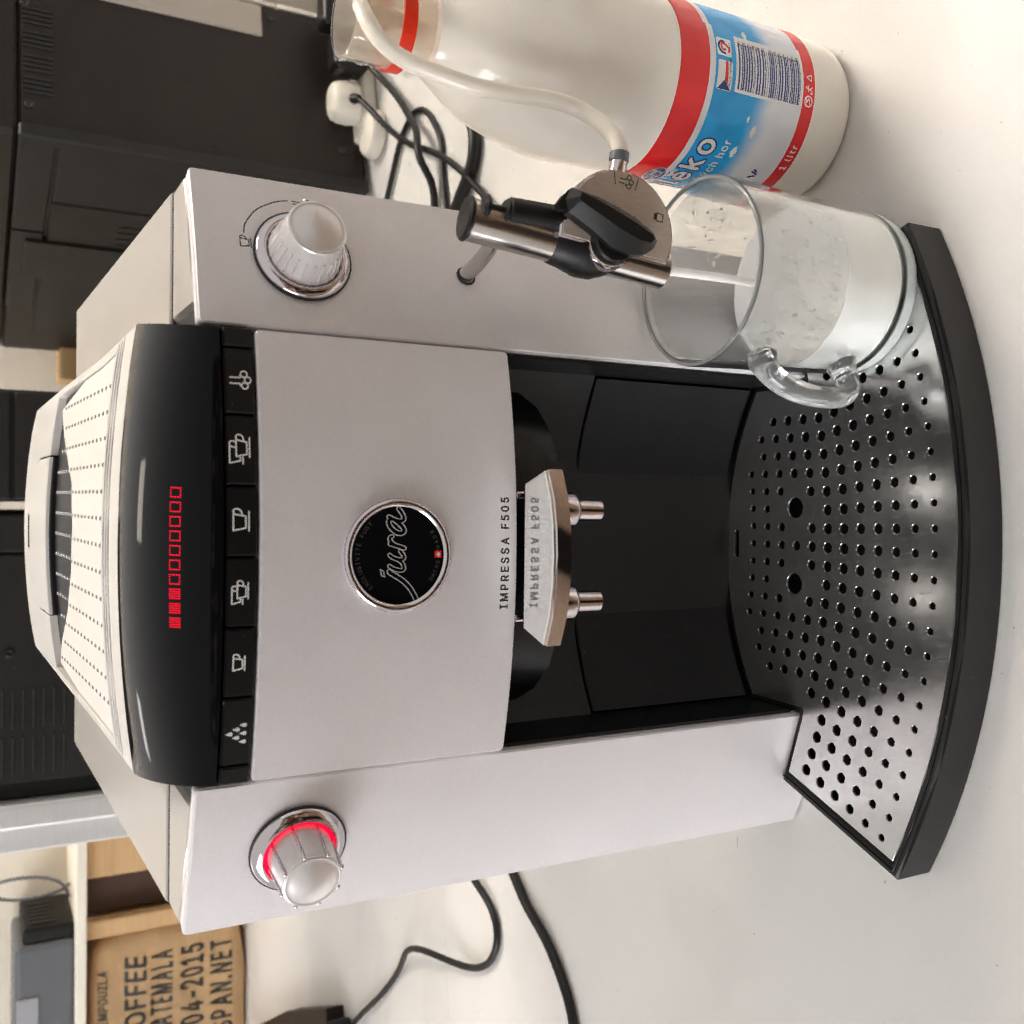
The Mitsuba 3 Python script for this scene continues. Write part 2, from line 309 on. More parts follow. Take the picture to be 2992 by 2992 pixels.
def arc_text(s, h, r, a0, a1, inside=False):
    """Lettering round a circle from angle a0 to a1 (degrees)."""
    ms = []; n = len(s)
    for i, ch in enumerate(s):
        if ch == ' ': continue
        a = math.radians(a0 + (a1 - a0) * i / (n - 1)); m = meshkit.text_mesh(ch, h, .0001); b = m.bounds
        m.apply_translation([-(b[0, 0] + b[1, 0]) / 2, 0 if not inside else 0, 0])
        ang = a - PI / 2 if not inside else a + PI / 2
        M4 = np.eye(4); M4[:2, :2] = [[math.cos(ang), -math.sin(ang)], [math.sin(ang), math.cos(ang)]]; rr = r if not inside else r + h
        M4[:2, 3] = [rr * math.cos(a), rr * math.sin(a)]; m.apply_transform(M4); ms.append(m)
    return trimesh.util.concatenate(ms)
m = cat(arc_text('EXCLUSIVITÉ FUST', .0016, .0150, 137, 44), arc_text('SWISS', .00145, .0150, 235, 260, True), arc_text('MADE', .00145, .0150, 280, 303, True)); m.apply_translation([0, 0, .0008])
add(bk + '__lettering', tf(m, FB), 'ink_grey')
m = plate(rrect(-.0013, .0013, -.0013, .0013, .0002), .0002); m.apply_translation([.0002, -.0156, .0008]); add(bk + '__emblem', tf(m, FB), 'red_flag')
cr = unary_union([sbox(-.0008, -.00027, .0008, .00027), sbox(-.00027, -.0008, .00027, .0008)]); m = plate(cr, .0002); m.apply_translation([.0002, -.0156, .00105]); add(bk + '__emblem', tf(m, FB), 'ink_white')
# name on the cover
m = text('IMPRESSA F505', .0033, .00100, True); m = cat(m, m.copy().apply_translation([.00016, 0, 0]), m.copy().apply_translation([.00008, .00010, .00001])); sxx = .0427 / (m.bounds[1, 0] - m.bounds[0, 0]); m.apply_scale([sxx, 1, 1]); m.apply_translation([0, .1853, 0])
part('lettering', front(m, PC + .00002), 'ink', label='black name lettering on the centre cover')
# buttons: six keys and two end pieces, each with its icon
bounds = [-.0790, -.0719, -.0476, -.0235, .0002, .0241, .0482, .0714, .0790]
def cup(w, h, lw, hw=None):
    """A small cup with handle and saucer, as outlines."""
    a = [(-w / 2, h), (-w * .36, 0), (w * .30, 0), (w * .42, h), (-w / 2, h)]
    hd = [(w * .42, h * .92), (w * .66, h * .95), (w * .70, h * .62), (w * .36, h * .30)]
    return unary_union([stroke(a, lw), stroke(hd, lw, 14), stroke([(-w * .52, -h * .25), (w * .55, -h * .25)], lw)])
def cups2(w, h, lw):
    f_ = cup(w, h, lw); b = affinity.translate(cup(w, h, lw), -w * .36, h * .62)
    hole = Polygon([(-w / 2, h), (-w * .40, -h * .35), (w * .62, -h * .35), (w * .74, h)]).buffer(lw * .6)
    return unary_union([f_, b.difference(hole)])
def puff(k, lw):
    return unary_union([stroke([(-.0011 * k, .0028 * k), (-.0011 * k, -.0001 * k), (-.0017 * k, -.0002 * k)], lw), stroke([(.0007 * k, .0028 * k), (.0007 * k, -.0001 * k), (.0013 * k, -.0002 * k)], lw)] +
                       [Point(x * k, y * k).buffer(.00095 * k, quad_segs=6).exterior.buffer(lw / 2) for x, y in ((-.0017, -.0015), (.0001, -.0024), (.0018, -.0013))])
def drops():
    d = []
    for r_, c in ((0, 0), (1, -.5), (1, .5), (2, -1), (2, 0), (2, 1)):
        x, y = c * .0030 * 1.0, .0022 - r_ * .00235
        d.append(unary_union([Point(x, y).buffer(.00075, quad_segs=5), Polygon([(x - .0007, y + .0002), (x + .0007, y + .0002), (x, y + .0019)])]))
    return unary_union(d)
icons = {6: puff(1.15, .00055), 5: affinity.translate(cups2(.0062, .0036, .00054), .0006, -.0018), 4: affinity.translate(cup(.0060, .0042, .00056), 0, -.0012), 3: affinity.translate(cups2(.0050, .0029, .00050), .0005, -.0014), 2: affinity.translate(cup(.0046, .0031, .00052), 0, -.0008), 1: drops()}
ICX = {6: .0600, 5: .0364, 4: .0122, 3: -.0116, 2: -.0357, 1: -.0601}
for i in range(8):
    s0, s1 = sF(bounds[i]) + .0004, sF(bounds[i + 1]) - .0004
    z0 = .2822
    m = plate(rrect(s0, s1, z0, .2925, .0007, 3), .0060, .0006, .006)
    k = part('button', front(m, PC - .0062), 'black_satin', 40)
    if i in icons:
        im = plate(affinity.translate(icons[i], sF(ICX[i]), .2874), .00006); add(k + '__icon', front(im, PC - .0001), 'ink_white')
# display visor
def disp(a, t, off=0.):
    x0, x1 = .0787 * a, .0866 * a
    y0, z0 = yF(x0, PC), .2936
    y1, z1 = .0206 + .012 * a * a, .3200 - .0077 * a * a
    h, v = 1 - math.cos(t), math.sin(t)
    return np.array([x0 + (x1 - x0) * h, y0 + (y1 - y0) * h, z0 + (z1 - z0) * v])
def dispn(a, t):
    e = 1e-3; n = np.cross(disp(a + e, t) - disp(a - e, t), disp(a, t + e) - disp(a, t - e)); return n / np.linalg.norm(n)
A, TT = np.linspace(-1, 1, 49), np.linspace(0, PI / 2, 25)
v = [disp(a, t) for a in A for t in TT]; nT = len(TT); f = []
for i in range(len(A) - 1):
    for j in range(nT - 1): f.append([i * nT + j, (i + 1) * nT + j, (i + 1) * nT + j + 1, i * nT + j + 1])
f = np.array(f); f = np.vstack([f[:, [0, 1, 2]], f[:, [0, 2, 3]]]).tolist()
for i in (0, len(A) - 1):                                       # end faces and underside
    c = len(v); v.append(disp(A[i], PI / 2) * [1, 1, 0] + [0, 0, .2936])
    for j in range(nT - 1): f.append([c, i * nT + j + 1, i * nT + j] if i else [c, i * nT + j, i * nT + j + 1])
n0 = len(v); v += [disp(a, PI / 2) * [1, 1, 0] + [0, 0, .2936] for a in A]
for i in range(len(A) - 1):
    f += [[i * nT, n0 + i, n0 + i + 1], [i * nT, n0 + i + 1, (i + 1) * nT], [i * nT + nT - 1, (i + 1) * nT + nT - 1, n0 + i + 1], [i * nT + nT - 1, n0 + i + 1, n0 + i]]
dk = part('display', trimesh.Trimesh(np.array(v), np.array(f), process=False), 'gloss_black', 40, label='glossy black curved display visor')
def to_disp(px, py):
    return px, py
TD = .565                                                         # angle on the visor's section at which the characters stand
for c in range(10):
    dots = []
    for i in range(5):
        for j in range(7):
            if c < 3 or i in (0, 4) or j in (0, 6):
                ac = (-.0219 + c * .00487 + (i - 2) * .00077) / .080; tt = TD + (j - 3) * .0195
                o, n = disp(ac, tt), dispn(ac, tt); e1 = disp(ac + .01, tt) - disp(ac - .01, tt); e1 /= np.linalg.norm(e1); e2 = np.cross(n, e1)
                ang = np.arange(6) * PI / 3; rr = .00021
                dots.append(trimesh.Trimesh(np.vstack([o + n * .0002, *[o + n * .00015 + rr * (math.cos(q) * e1 + math.sin(q) * e2) for q in ang]]), [[0, 1 + q, 1 + (q + 1) % 6] for q in range(6)], process=False))
    add(dk + '__character_block', cat(*dots), 'red_glow', emitter={'type': 'area', 'radiance': rgb(1.9, .006, .045)})
# lid
def zL(x, y): return .3200 + .062 * (y - .0206) - .0072 * (x / .08) ** 2
def onlid(m, top=0., t=0.):
    v = np.array(m.vertices); v[:, 2] += zL(v[:, 0], v[:, 1]) + top - t; return trimesh.Trimesh(v, m.faces, process=False)
aa = np.linspace(-1, 1, 41)
def arcy(y): return [(.0866 * a, y + .012 * a * a) for a in aa]
outline = Polygon(arcy(.0209) + [(.0812, .10), (.0782, .20), (.0730, .312), (.060, .3185), (.0, .3215), (-.060, .3205), (-.0745, .316), (-.0795, .20), (-.083, .10)])
inner = outline.buffer(-.0055)
back = [(-.0695, .211), (-.057, .195), (-.0475, .178), (-.035, .158), (-.016, .141), (.006, .1365), (.026, .144), (.039, .165), (.050, .183), (.0655, .205)]
plate_g = Polygon(arcy(.0566) + back[::-1]).intersection(inner.buffer(.001))
pocket = Polygon(arcy(.0560) + [(.0755, .2200), (-.0765, .2270)]).intersection(inner.buffer(.0015))
grooves = [Polygon(arcy(y) + arcy(y + .0024)[::-1]).intersection(outline.buffer(-.0012)) for y in (.0392, .0444, .0496)]
flap = Polygon([(-.0445, .2210), (.0410, .2205), (.0405, .262), (.037, .2705), (.016, .2755), (-.0255, .2775), (-.040, .2735), (-.0445, .264)])
frame = outline.difference(unary_union([pocket, *grooves, flap.buffer(.0011)]))
lk = part('lid', onlid(plate(frame, .022, .0005, .012), 0., .022), 'lid_white', 35, label='raised white lid with a bumpy cup warming plate')
add(lk + '__recess', onlid(plate(outline.buffer(-.002), .006, 0., .012), -.0042, .006), 'black_satin')
for gv in grooves: add(lk + '__groove', onlid(plate(gv.buffer(-.00005), .002, 0., .012), -.00035, .002), 'black_deep')
pk = add(lk + '__cup_plate', onlid(plate(plate_g, .0036, .0004, .010), -.0010, .0036), 'plate_cream', 35)
bl = trimesh.creation.icosphere(subdivisions=1, radius=.00095); bl.apply_scale([1, 1, .7]); bumps = []; dark = []
for c in range(13):
    fx = -.0655 + c * .01095
    for r in range(22):
        x, y = fx * (1 - .0009 * r), .0625 + .012 * (fx / .0866) ** 2 + r * .0092
        if plate_g.buffer(-.0015).contains(Point(x, y)): bumps.append(tf(bl, basis([x, y, zL(x, y) - .0010], [1, 0, 0], [0, 1, 0], [0, 0, 1])))
        elif pocket.buffer(-.004).contains(Point(x, y)) and y < .212: dark.append(tf(bl, basis([x, y, zL(x, y) - .0040], [1, 0, 0], [0, 1, 0], [0, 0, 1])))
tag(add(lk + '__bump', cat(*bumps), 'dot_grey', 60), kind='stuff')
tag(add(lk + '__bump', cat(*dark), 'chrome_soft', 60), kind='stuff')
add(lk + '__flap_seam', onlid(plate(flap.buffer(.00105).difference(flap.buffer(.00005)).difference(pocket), .002, 0., .012), -.0004, .002), 'black_deep')
add(lk + '__flap', onlid(plate(flap, .002, .0005, .012), .0004, .002), 'lid_white', 35)
add(lk + '__flap_body', onlid(plate(Polygon([(-.0443, .2190), (.0408, .2185), (.0408, .262), (-.0443, .264)]), .0095, .0006, .012), -.0017, .0095), 'black_satin', 35)
add(lk + '__slot', onlid(plate(LineString([(-.0105, .2955), (.0077, .2955)]).buffer(.0011), .0006), .0003, .0004), 'black_satin')
# knobs
KZ = .2608
def knob(xk, kind):
    F4 = frontframe(xk, KZ, 0.)
    kk = part('knob', tf(lathe([(.0109, .0188), (.0107, .0194), (.0100, .0197), (.0093, .0195), (.0080, .0199), (.004, .0206), (0, .0207)], 72), F4), 'knob_silver', 35, label='silver rotary knob with a ring of red light' if kind else 'silver rotary knob with grooved skirt')
    add(kk + '__ring', tf(lathe([(.0183, .0001), (.0183, .0012), (.0176, .0013)], 72), F4), 'black_deep', 30)
    add(kk + '__ring', tf(lathe([(.0178, .0004), (.0178, .0014), (.0172, .0022), (.0160, .0033), (.0149, .0040), (.0140, .0041), (.0135, .0036), (.0133, .0015)] if kind else [(.0178, .0004), (.0178, .0014), (.0172, .0022), (.0162, .0030), (.0152, .0034), (.0143, .0032), (.0138, .0024), (.0135, .0012)], 96), F4), 'chrome', 50)
    if kind:
        add(kk + '__skirt', tf(lathe([(.0119, .0012), (.0117, .0060), (.0109, .0165), (.0107, .0180), (.0109, .0188)], 72), F4), 'knob_silver', 35)
        add(kk + '__light_ring', tf(lathe([(.0133, .0022), (.0126, .0026), (.0118, .0024)], 72), F4), 'red_glow', 40, emitter={'type': 'area', 'radiance': rgb(1.5, .004, .05)})
        for q in range(8):
            a = q * PI / 4 + .35; c, s = math.cos(a), math.sin(a)
            m = cat(tube([(c * .0121, s * .0121, .0020), (c * .0114, s * .0114, .0140), (c * .0111, s * .0111, .0186)], .0006, 8), tf(trimesh.creation.icosphere(2, .0009), basis([c * .0112, s * .0112, .0186], [1, 0, 0], [0, 1, 0], [0, 0, 1])))
            add(kk + '__rib', tf(m, F4), 'chrome_soft', 60)
    else:
        add(kk + '__skirt', tf(lathe([(.0135, .0012), (.0134, .0034), (.0128, .0050), (.0120, .0090), (.0111, .0150), (.0109, .0188)], 72), F4), 'knob_silver', 40)
        for q in range(24):
            a = q * PI / 12; c, s = math.cos(a), math.sin(a)
            add(kk + '__rib', tf(tube([(c * .0134, s * .0134, .0030), (c * .0124, s * .0124, .0070), (c * .0116, s * .0116, .0130)], .00046, 6), F4), 'knob_silver', 60)
        add(kk + '__pointer', tf(tf(trimesh.creation.icosphere(2, .0011), basis([.0108, .0030, .0186], [1, 0, 0], [0, 1, 0], [0, 0, 1])), F4), 'chrome', 60)
knob(.1092, 0); knob(-.1092, 1)
# printed dial marks by the right knob
sx = lambda x: sF(x)
arc = [(sx(x), z) for x, z in ((.1160, .2817), (.1195, .2811), (.1222, .2795), (.1255, .2769), (.1281, .2733), (.1303, .2690), (.1316, .2642))]
g = unary_union([stroke(arc, .00048, 40), affinity.translate(cup(.0038, .0031, .00046), sx(.1122), .2803), stroke([(sx(.1318), .2624), (sx(.1316), .2592), (sx(.1308), .2590)], .00046), stroke([(sx(.1308), .2622), (sx(.1306), .2602)], .00046), Point(sx(.1316), .2582).buffer(.0006)])
part('marking', front(plate(g, .00005), .00002), 'ink')
# niche: liners, hollow drawer front, shroud behind the spout
for s in (-1, 1):
    a, b = sorted((s * .0793, s * .0781))
    part('niche_wall', bxm(a, b, yF(.079, -.003), .036, .0222, .1810), 'black_satin')
def arcwall(z0, z1, x0, x1, off, b, name, th=.003, **k):
    x = np.linspace(x0, x1, 40); R1, R2 = arcR + off, arcR + off + th
    p = Polygon([(R1 * math.sin(q), arcY + R1 * math.cos(q)) for q in np.arcsin(x / arcR)] + [(R2 * math.sin(q), arcY + R2 * math.cos(q)) for q in np.arcsin(x[::-1] / arcR)])
    m = plate(p, z1 - z0, .0006); m.apply_translation([0, 0, z0]); return part(name, m, b, 30, **k)
arcwall(.0225, .1142, -.0768, .0768, 0., 'black_matte', 'drawer', label='curved black front of the grounds drawer')
arcwall(.1152, .1810, -.0779, .0779, .0012, 'black_satin', 'niche_back')
sh = Polygon([(x, y) for x, y in ((-.068, .0125), (-.060, -.004), (-.0485, -.0165), (-.030, -.0255), (0, -.0292), (.030, -.0255), (.0485, -.0165), (.060, -.004), (.068, .0125), (.04, .024), (0, .03), (-.04, .024))])
m = plate(sh, .0255); m.apply_translation([0, 0, .1555]); part('spout_shroud', m, 'black_satin', 40)
for x_ in (-.0320, .0280):
    ck = part('cup_light', lathe([(0, -.0002), (.0026, -.0002), (.0028, .0002)], 24).apply_translation([x_, .0158, .1553]), 'ink_white', emitter={'type': 'area', 'radiance': rgb(17., 16.2, 15.)})
# coffee spout
sk = CM + '__spout'; SO = [0, -.0047, .0027]
capg = Polygon([(-.0293, -.0335), (.0272, -.0335), (.0322, -.0490), (.0215, -.0535), (.011, -.0556), (0, -.0563), (-.011, -.0556), (-.0225, -.0535), (-.0340, -.0490)])
m = plate(capg.buffer(-.0004), .0012, .0004); m.apply_translation([0, 0, .1764]); add(sk, m.apply_translation(SO), 'steel_smooth', 30); tag(sk, 'brushed steel spout head with two chrome nozzles')
bandg = capg.difference(Polygon([(-.05, -.040), (.05, -.040), (.05, 0), (-.05, 0)])).union(Polygon([(-.0293, -.034), (.0272, -.034), (.0290, -.0405), (-.0312, -.0405)]))
m = plate(bandg, .0066, .0007); m.apply_translation([0, 0, .1699]); add(sk + '__band', m.apply_translation(SO), 'chrome', 30)
add(sk + '__nozzle_block', bxm(-.0275, .0255, -.0470, -.012, .1665, .1730), 'black_satin')
for s in (-1, 1):
    xk, yk = -.0008 + s * .0177, -.0425
    m = lathe([(.0030, .0002), (.0036, .0000), (.0042, .0004), (.0043, .0112), (.0062, .0120), (.0070, .0134), (.0070, .0205)], 48); m.apply_translation([xk, yk - .0047, .1518]); add(sk + '__nozzle', m, 'chrome_soft', 40)
    add(sk + '__nozzle_bore', lathe([(0, 0), (.0031, 0)], 24).apply_translation([xk, yk - .0047, .1521]), 'black_deep')
    xr = -.0015 + s * .0240
    m = trimesh.creation.cylinder(.0017, .0030, sections=24); m.apply_translation([xr, -.0335, .1799]); add(sk + '__rod', m, 'chrome_soft', 40)
# drip tray
ft = np.linspace(-.1392, .1392, 61)
RT_ = .316; fr_arc = [(x, -.1134 + RT_ - math.sqrt(RT_ ** 2 - x * x)) for x in ft]
back_r = [(x, yF(x, .0012)) for x in np.linspace(.1136, .0782, 10)]
hollow = [(x, yD(x) - .0008) for x in np.linspace(.0776, -.0776, 41)]
O = Polygon(fr_arc + back_r + hollow + [(-x, y) for x, y in back_r[::-1]])
edge = LineString([back_r[0], fr_arc[-1]][::1] + fr_arc[::-1] + [(-back_r[0][0], back_r[0][1])])
steel_g = O.buffer(-.0014).difference(edge.buffer(.0052, cap_style='flat', join_style='mitre'))
steel_g = max(polys(steel_g), key=lambda q: q.area)
tk = CM + '__drip_tray'
rim_g = O.buffer(.0004).difference(steel_g.buffer(.0003))
m = plate(rim_g, .0205, .0012); m.apply_translation([0, 0, .0007]); add(tk, m, 'black_rim', 30); tag(tk, 'black edged drip tray with perforated steel grid')
add(tk + '__basin', extr(O.buffer(-.001), .0008, .0050), 'black_deep')
lip = edge.buffer(.0030).intersection(O).difference(edge.buffer(.0022)); m = plate(lip, .0009, .0003); m.apply_translation([0, 0, .0211]); add(tk + '__lip', m, 'black_satin', 30)
holes = []
rk = [.0026, .0026, .0025, .0024, .0022, .0019, .0016]; rm = [.0026, .0025, .0024, .0022, .0020, .0018]
for i in range(-12, 13):
    th = math.radians(1.888 * i); ai = abs(i)
    for k in range(7):
        if (ai > 8 and k == 0): continue
        r = .264 + .0097 * k; holes.append((r * math.sin(th), .225 - r * math.cos(th), rk[k]))
    mm = [5, 5, 5, 5, 5, 4, 4, 3][ai] if ai < 8 else 0
    for q in range(1, mm + 1):
        if (ai == 2 and q in (1, 2, 3)) or (ai in (1, 3) and q == 2): continue
        holes.append((.264 * math.sin(th), .225 - .264 * math.cos(th) + .00995 * q, rm[q]))
cut = unary_union([Point(x, y).buffer(r, quad_segs=5) for x, y, r in holes] + [Point(s * .0182, -.0180).buffer(.0050, quad_segs=10) for s in (-1, 1)] + [LineString([(-.0062, .0233), (.0050, .0233)]).buffer(.0016)])
m = plate(steel_g.difference(cut), .0012, .00030); m.apply_translation([0, 0, .0192]); add(tk + '__grid', m, 'tray_steel', 20)

# ------------------------------------------------------------------ milk frother on its steam pipe (part of the machine)
FT = np.array([.1246, -.0400, .2072]); FBm = np.array([.1133, -.0500, .1242])
fd = (FBm - FT) / np.linalg.norm(FBm - FT); fn = np.array([0, -1., 0]); fn -= fd * np.dot(fn, fd); fn /= np.linalg.norm(fn); fw = np.cross(fn, fd)
fw = fw if fw[0] > 0 else -fw
FM = basis(FT, fd, fw, fn)                                        # x down the tube, y to the right, z towards the viewer
if np.linalg.det(FM[:3, :3]) < 0: raise ValueError('left-handed')
def fr(m): return tf(m, FM)
def tubex(x0, x1, y, z, r, ch=.0006, sections=40, y1=None):
    m = lathe([(0, 0), (r - ch, 0), (r, ch), (r, x1 - x0 - ch), (r - ch, x1 - x0), (0, x1 - x0)], sections)
    d = np.array([x1 - x0, (y1 if y1 is not None else y) - y, 0.]); return fr(tf(m, along([x0, y, z], d, (0, 0, 1.))))
fk = CM + '__milk_frother'
def fadd(name, m, b, sm=40): return add(fk + ('__' + name if name else ''), m, b, sm)
fadd('', tubex(.0008, .0360, 0, 0, .0080), 'steel'); tag(fk, 'steel and black milk frother with turning lever')
fadd('tube', tubex(.0545, .0842, 0, -.0002, .0076, .0004), 'steel')
fadd('nozzle_mouth', tubex(.0835, .0845, 0, -.0002, .0060), 'black_deep')
fadd('end_cap', tubex(-.0012, .0014, 0, 0, .0084, .0009), 'black_rubber')
coll = [(.0335, .0072), (.0350, .0086), (.0400, .0094), (.0470, .0112), (.0530, .0108), (.0575, .0088), (.0592, .0080)]
m = lathe([(0, .0335)] + [(r, x) for x, r in coll] + [(0, .0592)], 48); fadd('collar', fr(tf(m, along([0, 0, 0], [1, 0, 0]))), 'black_rubber')
fadd('air_tube', tubex(.0135, .0400, .0046, .0062, .0050, .0008, y1=.0070), 'black_rubber')
fadd('air_tube', tubex(.0118, .0140, .0042, .0062, .0047, .0010), 'black_rubber')
fadd('stem', tubex(.0060, .0125, .0040, .0062, .0017, .0003, 20), 'black_rubber')
fadd('knob_head', tubex(.0035, .0064, .0038, .0062, .0046, .0012), 'black_rubber')
# the D-shaped face plate
cx, cy, cr_ = .0579, .0070, .0232
circ = Point(cx, cy).buffer(cr_, quad_segs=24)
dg = circ.intersection(sbox(.030, -.0012, .090, .05)).intersection(sbox(.0345, -.0012, .0815, .05)).union(sbox(.0335, -.0012, .0420, .0060)).union(Point(.0546, .0010).buffer(.0098, quad_segs=16))
pm = plate(dg, .0045, .0006); pm.apply_translation([0, 0, .0062]); fadd('backing', fr(pm), 'chrome', 25)
fm = plate(dg.buffer(-.0009), .0008, .0002); fm.apply_translation([0, 0, .0105]); fadd('face_plate', fr(fm), 'face_beige', 25)
ZP = .01135
ig = unary_union([stroke([(.0523, .0282), (.0533, .0236)], .00035), stroke([(.0627, .0282), (.0619, .0236)], .00035),
                  affinity.rotate(affinity.translate(affinity.rotate(puff(.95, .00036), 90, origin=(0, 0)), .0576, .0258), 0),
                  sbox(.0725, .0142, .0752, .0172).exterior.buffer(.00018), sbox(.0713, .0146, .0724, .0170)])
im = plate(ig.buffer(0), .00008); im.apply_translation([0, 0, ZP]); fadd('marking', fr(im), 'ink', False)
# turning lever: a hub and a ridged bar
hb = lathe([(0, .0112), (.0086, .0112), (.0089, .0130), (.0086, .0150), (.0078, .0158), (0, .0162)], 56); fadd('hub', fr(tf(hb, basis([.0546, .0012, 0], [1, 0, 0], [0, 1, 0], [0, 0, 1]))), 'black_rubber', 35)
low = [(.0330, .0150), (.0440, .0142), (.0520, .0127), (.0605, .0104), (.0690, .0062), (.0705, .0036), (.0690, .0002), (.0664, -.0020), (.0600, -.0040), (.0520, -.0030), (.0440, .0012), (.0330, .0058), (.0312, .0100)]
ra_, rb_ = np.array([.0370, .0112]), np.array([.0655, .0028]); top = []
for q in low:
    t_ = np.clip(np.dot(np.array(q) - ra_, rb_ - ra_) / np.dot(rb_ - ra_, rb_ - ra_), 0, 1); c0 = ra_ + t_ * (rb_ - ra_); top.append(tuple(c0 + (np.array(q) - c0) * .36))
n = len(low); v = np.vstack([np.c_[low, np.full(n, .0135)], np.c_[low, np.full(n, .0180)], np.c_[top, np.full(n, .0222)]])
f = []
for k in range(2):
    for i in range(n):
        j = (i + 1) % n; f += [[k * n + i, k * n + j, (k + 1) * n + j], [k * n + i, (k + 1) * n + j, (k + 1) * n + i]]
for base_, fl in ((0, 0), (2 * n, 1)):
    vv, ff = tri(Polygon(v[base_:base_ + n, :2])); 
    kd = [int(np.argmin(np.linalg.norm(v[base_:base_ + n, :2] - q, axis=1))) + base_ for q in vv]
    f += [[kd[a], kd[b], kd[c]] for a, b, c in ff]
lm = trimesh.Trimesh(v, np.array(f), process=False); trimesh.repair.fix_normals(lm); fadd('lever', fr(lm), 'black_rubber', 25)
tl = extr(Polygon([(.0285, .0082), (.0300, .0060), (.0325, .0068), (.0345, .0110), (.0330, .0145), (.0305, .0120)]), .0140, .0172); fadd('lever_tail', fr(tl), 'black_rubber', 25)
fadd('hose_socket', fr(tf(lathe([(.0034, 0), (.0034, .0045), (.0031, .0050), (.0031, .0058)], 32), along([.0552, .0290, .0075], [0, 1, 0]))), 'chrome_soft')
pp = [np.array([.1098, yF(.1098, .001) + .004, .1943]), np.array([.1122, -.0200, .1938]), np.array([.1158, -.0290, .1932]), np.array([.1195, -.0360, .1938]), FT + fd * .0110 + fn * .0005]
fadd('steam_pipe', tube(pp, .0031, 24, 40), 'steel', 60)
FF = frontframe(.1098, .1941, 0.)
fadd('pipe_collar', tf(lathe([(.0037, 0), (.0041, .0003), (.0039, .0007), (.0033, .0007)], 40), FF), 'black_deep')

# ------------------------------------------------------------------ milk hose
hend = (FM @ np.array([.0552, .0345, .0075, 1]))[:3]; hdir = fw
hp = [(.2125, .0050, .196), (.2140, .0040, .222), (.2108, -.0060, .2362), (.2040, -.0128, .2378), (.1960, -.0172, .2355), (.1890, -.0205, .2300), (.1842, -.0240, .2225), (.1806, -.0278, .2115), (.1779, -.0310, .2005), (.1768, -.0350, .1825), (.1758, -.0390, .1685), (.1720, -.0430, .1575), tuple(hend + fw * .0095 - fd * .0020 + np.array([0, .002, 0])), tuple(hend + fw * .0040 - fd * .0002), tuple(hend)]
hp2 = [np.array(q) for q in hp]
add('milk_hose', tube(hp2, .0033, 20, 130), 'hose_plastic', 60); tag('milk_hose', 'cream milk hose running from the bottle neck to the frother', 'hose')
sp = spline(hp2, 130)
add('milk_hose__cuff', tube(sp[-5:], .0038, 24), 'grey_rubber', 40)

# ------------------------------------------------------------------ glass mug with milk
MX, MY, MZ = .1138, -.0529, .0207
def at_mug(m): m.apply_translation([MX, MY, MZ]); return m
outer = [(.0354, .0040), (.0357, .0100), (.0363, .0300), (.0369, .0500), (.0375, .0700), (.0381, .0875)]
innr = [(r - .0019, z) for r, z in outer]
mk = 'glass_mug'; tag(mk, 'clear glass mug half full of frothed milk on the drip tray', 'mug')
shell = [(0, .0078), (.0345, .0078), (.0356, .0080)] + outer[1:] + [(.0381, .0880), (.0362, .0880)] + innr[:0:-1] + [(.0337, .0092), (.0330, .0086), (.030, .0084), (0, .0084)]
add(mk + '__base', at_mug(lathe([(0, .0012), (.0290, .0012), (.0312, 0), (.0336, .0002), (.0351, .0016), (.0354, .0040), (.0355, .0070), (.0345, .0076), (0, .0076)], 144)), 'glass_base', 40)
add(mk + '__wall', at_mug(lathe(shell, 144)), 'glass_solid', 40)
add(mk + '__fog', at_mug(lathe([(r - .00085, z) for r, z in [(np.interp(q, [e[1] for e in innr], [e[0] for e in innr]), q) for q in np.linspace(.0402, .0860, 12)]], 120)), 'mist', True)
add(mk + '__rim', at_mug(tf(trimesh.creation.torus(.03715, .00080, 144, 14), basis([0, 0, .0885], [1, 0, 0], [0, 1, 0], [0, 0, .8]))), 'glass_edge', True)
ha = math.radians(203); hc, hs = math.cos(ha), math.sin(ha)
hpts = [(.0372, .0668), (.0400, .0674), (.0445, .0655), (.0500, .0585), (.0532, .0480), (.0540, .0370), (.0528, .0275), (.0490, .0232), (.0430, .0225), (.0385, .0228), (.0370, .0229)]
hh = spline([(hc * r, hs * r, z) for r, z in hpts], 70)
def oval(p, ra, rb, side, n=18):
    t = np.gradient(p, axis=0); t /= np.linalg.norm(t, axis=1, keepdims=True); b = np.tile(side, (len(p), 1)); nn = np.cross(t, b); a = np.arange(n) * 2 * PI / n
    v = (p[:, None] + ra[:, None, None] * np.cos(a)[None, :, None] * nn[:, None] + rb[:, None, None] * np.sin(a)[None, :, None] * b[:, None]).reshape(-1, 3); f = []
    for i in range(len(p) - 1):
        for j in range(n):
            A_, B_, C_, D_ = i * n + j, i * n + (j + 1) % n, (i + 1) * n + (j + 1) % n, (i + 1) * n + j; f += [[A_, B_, C_], [A_, C_, D_]]
    v = np.vstack([v, p[0], p[-1]]); 
    for j in range(n): f += [[len(v) - 2, (j + 1) % n, j], [len(v) - 1, (len(p) - 1) * n + j, (len(p) - 1) * n + (j + 1) % n]]
    m = trimesh.Trimesh(v, np.array(f), process=False); trimesh.repair.fix_normals(m); return m
uu = np.linspace(0, 1, 70); rr_ = .0042 + .0013 * np.exp(-(uu / .09) ** 2) + .0014 * np.exp(-((1 - uu) / .10) ** 2)
add(mk + '__handle', at_mug(oval(hh, rr_, rr_ * 1.25, np.array([-hs, hc, 0.]))), 'glass_handle', True)
dl = trimesh.creation.icosphere(subdivisions=1, radius=1.); dm = []
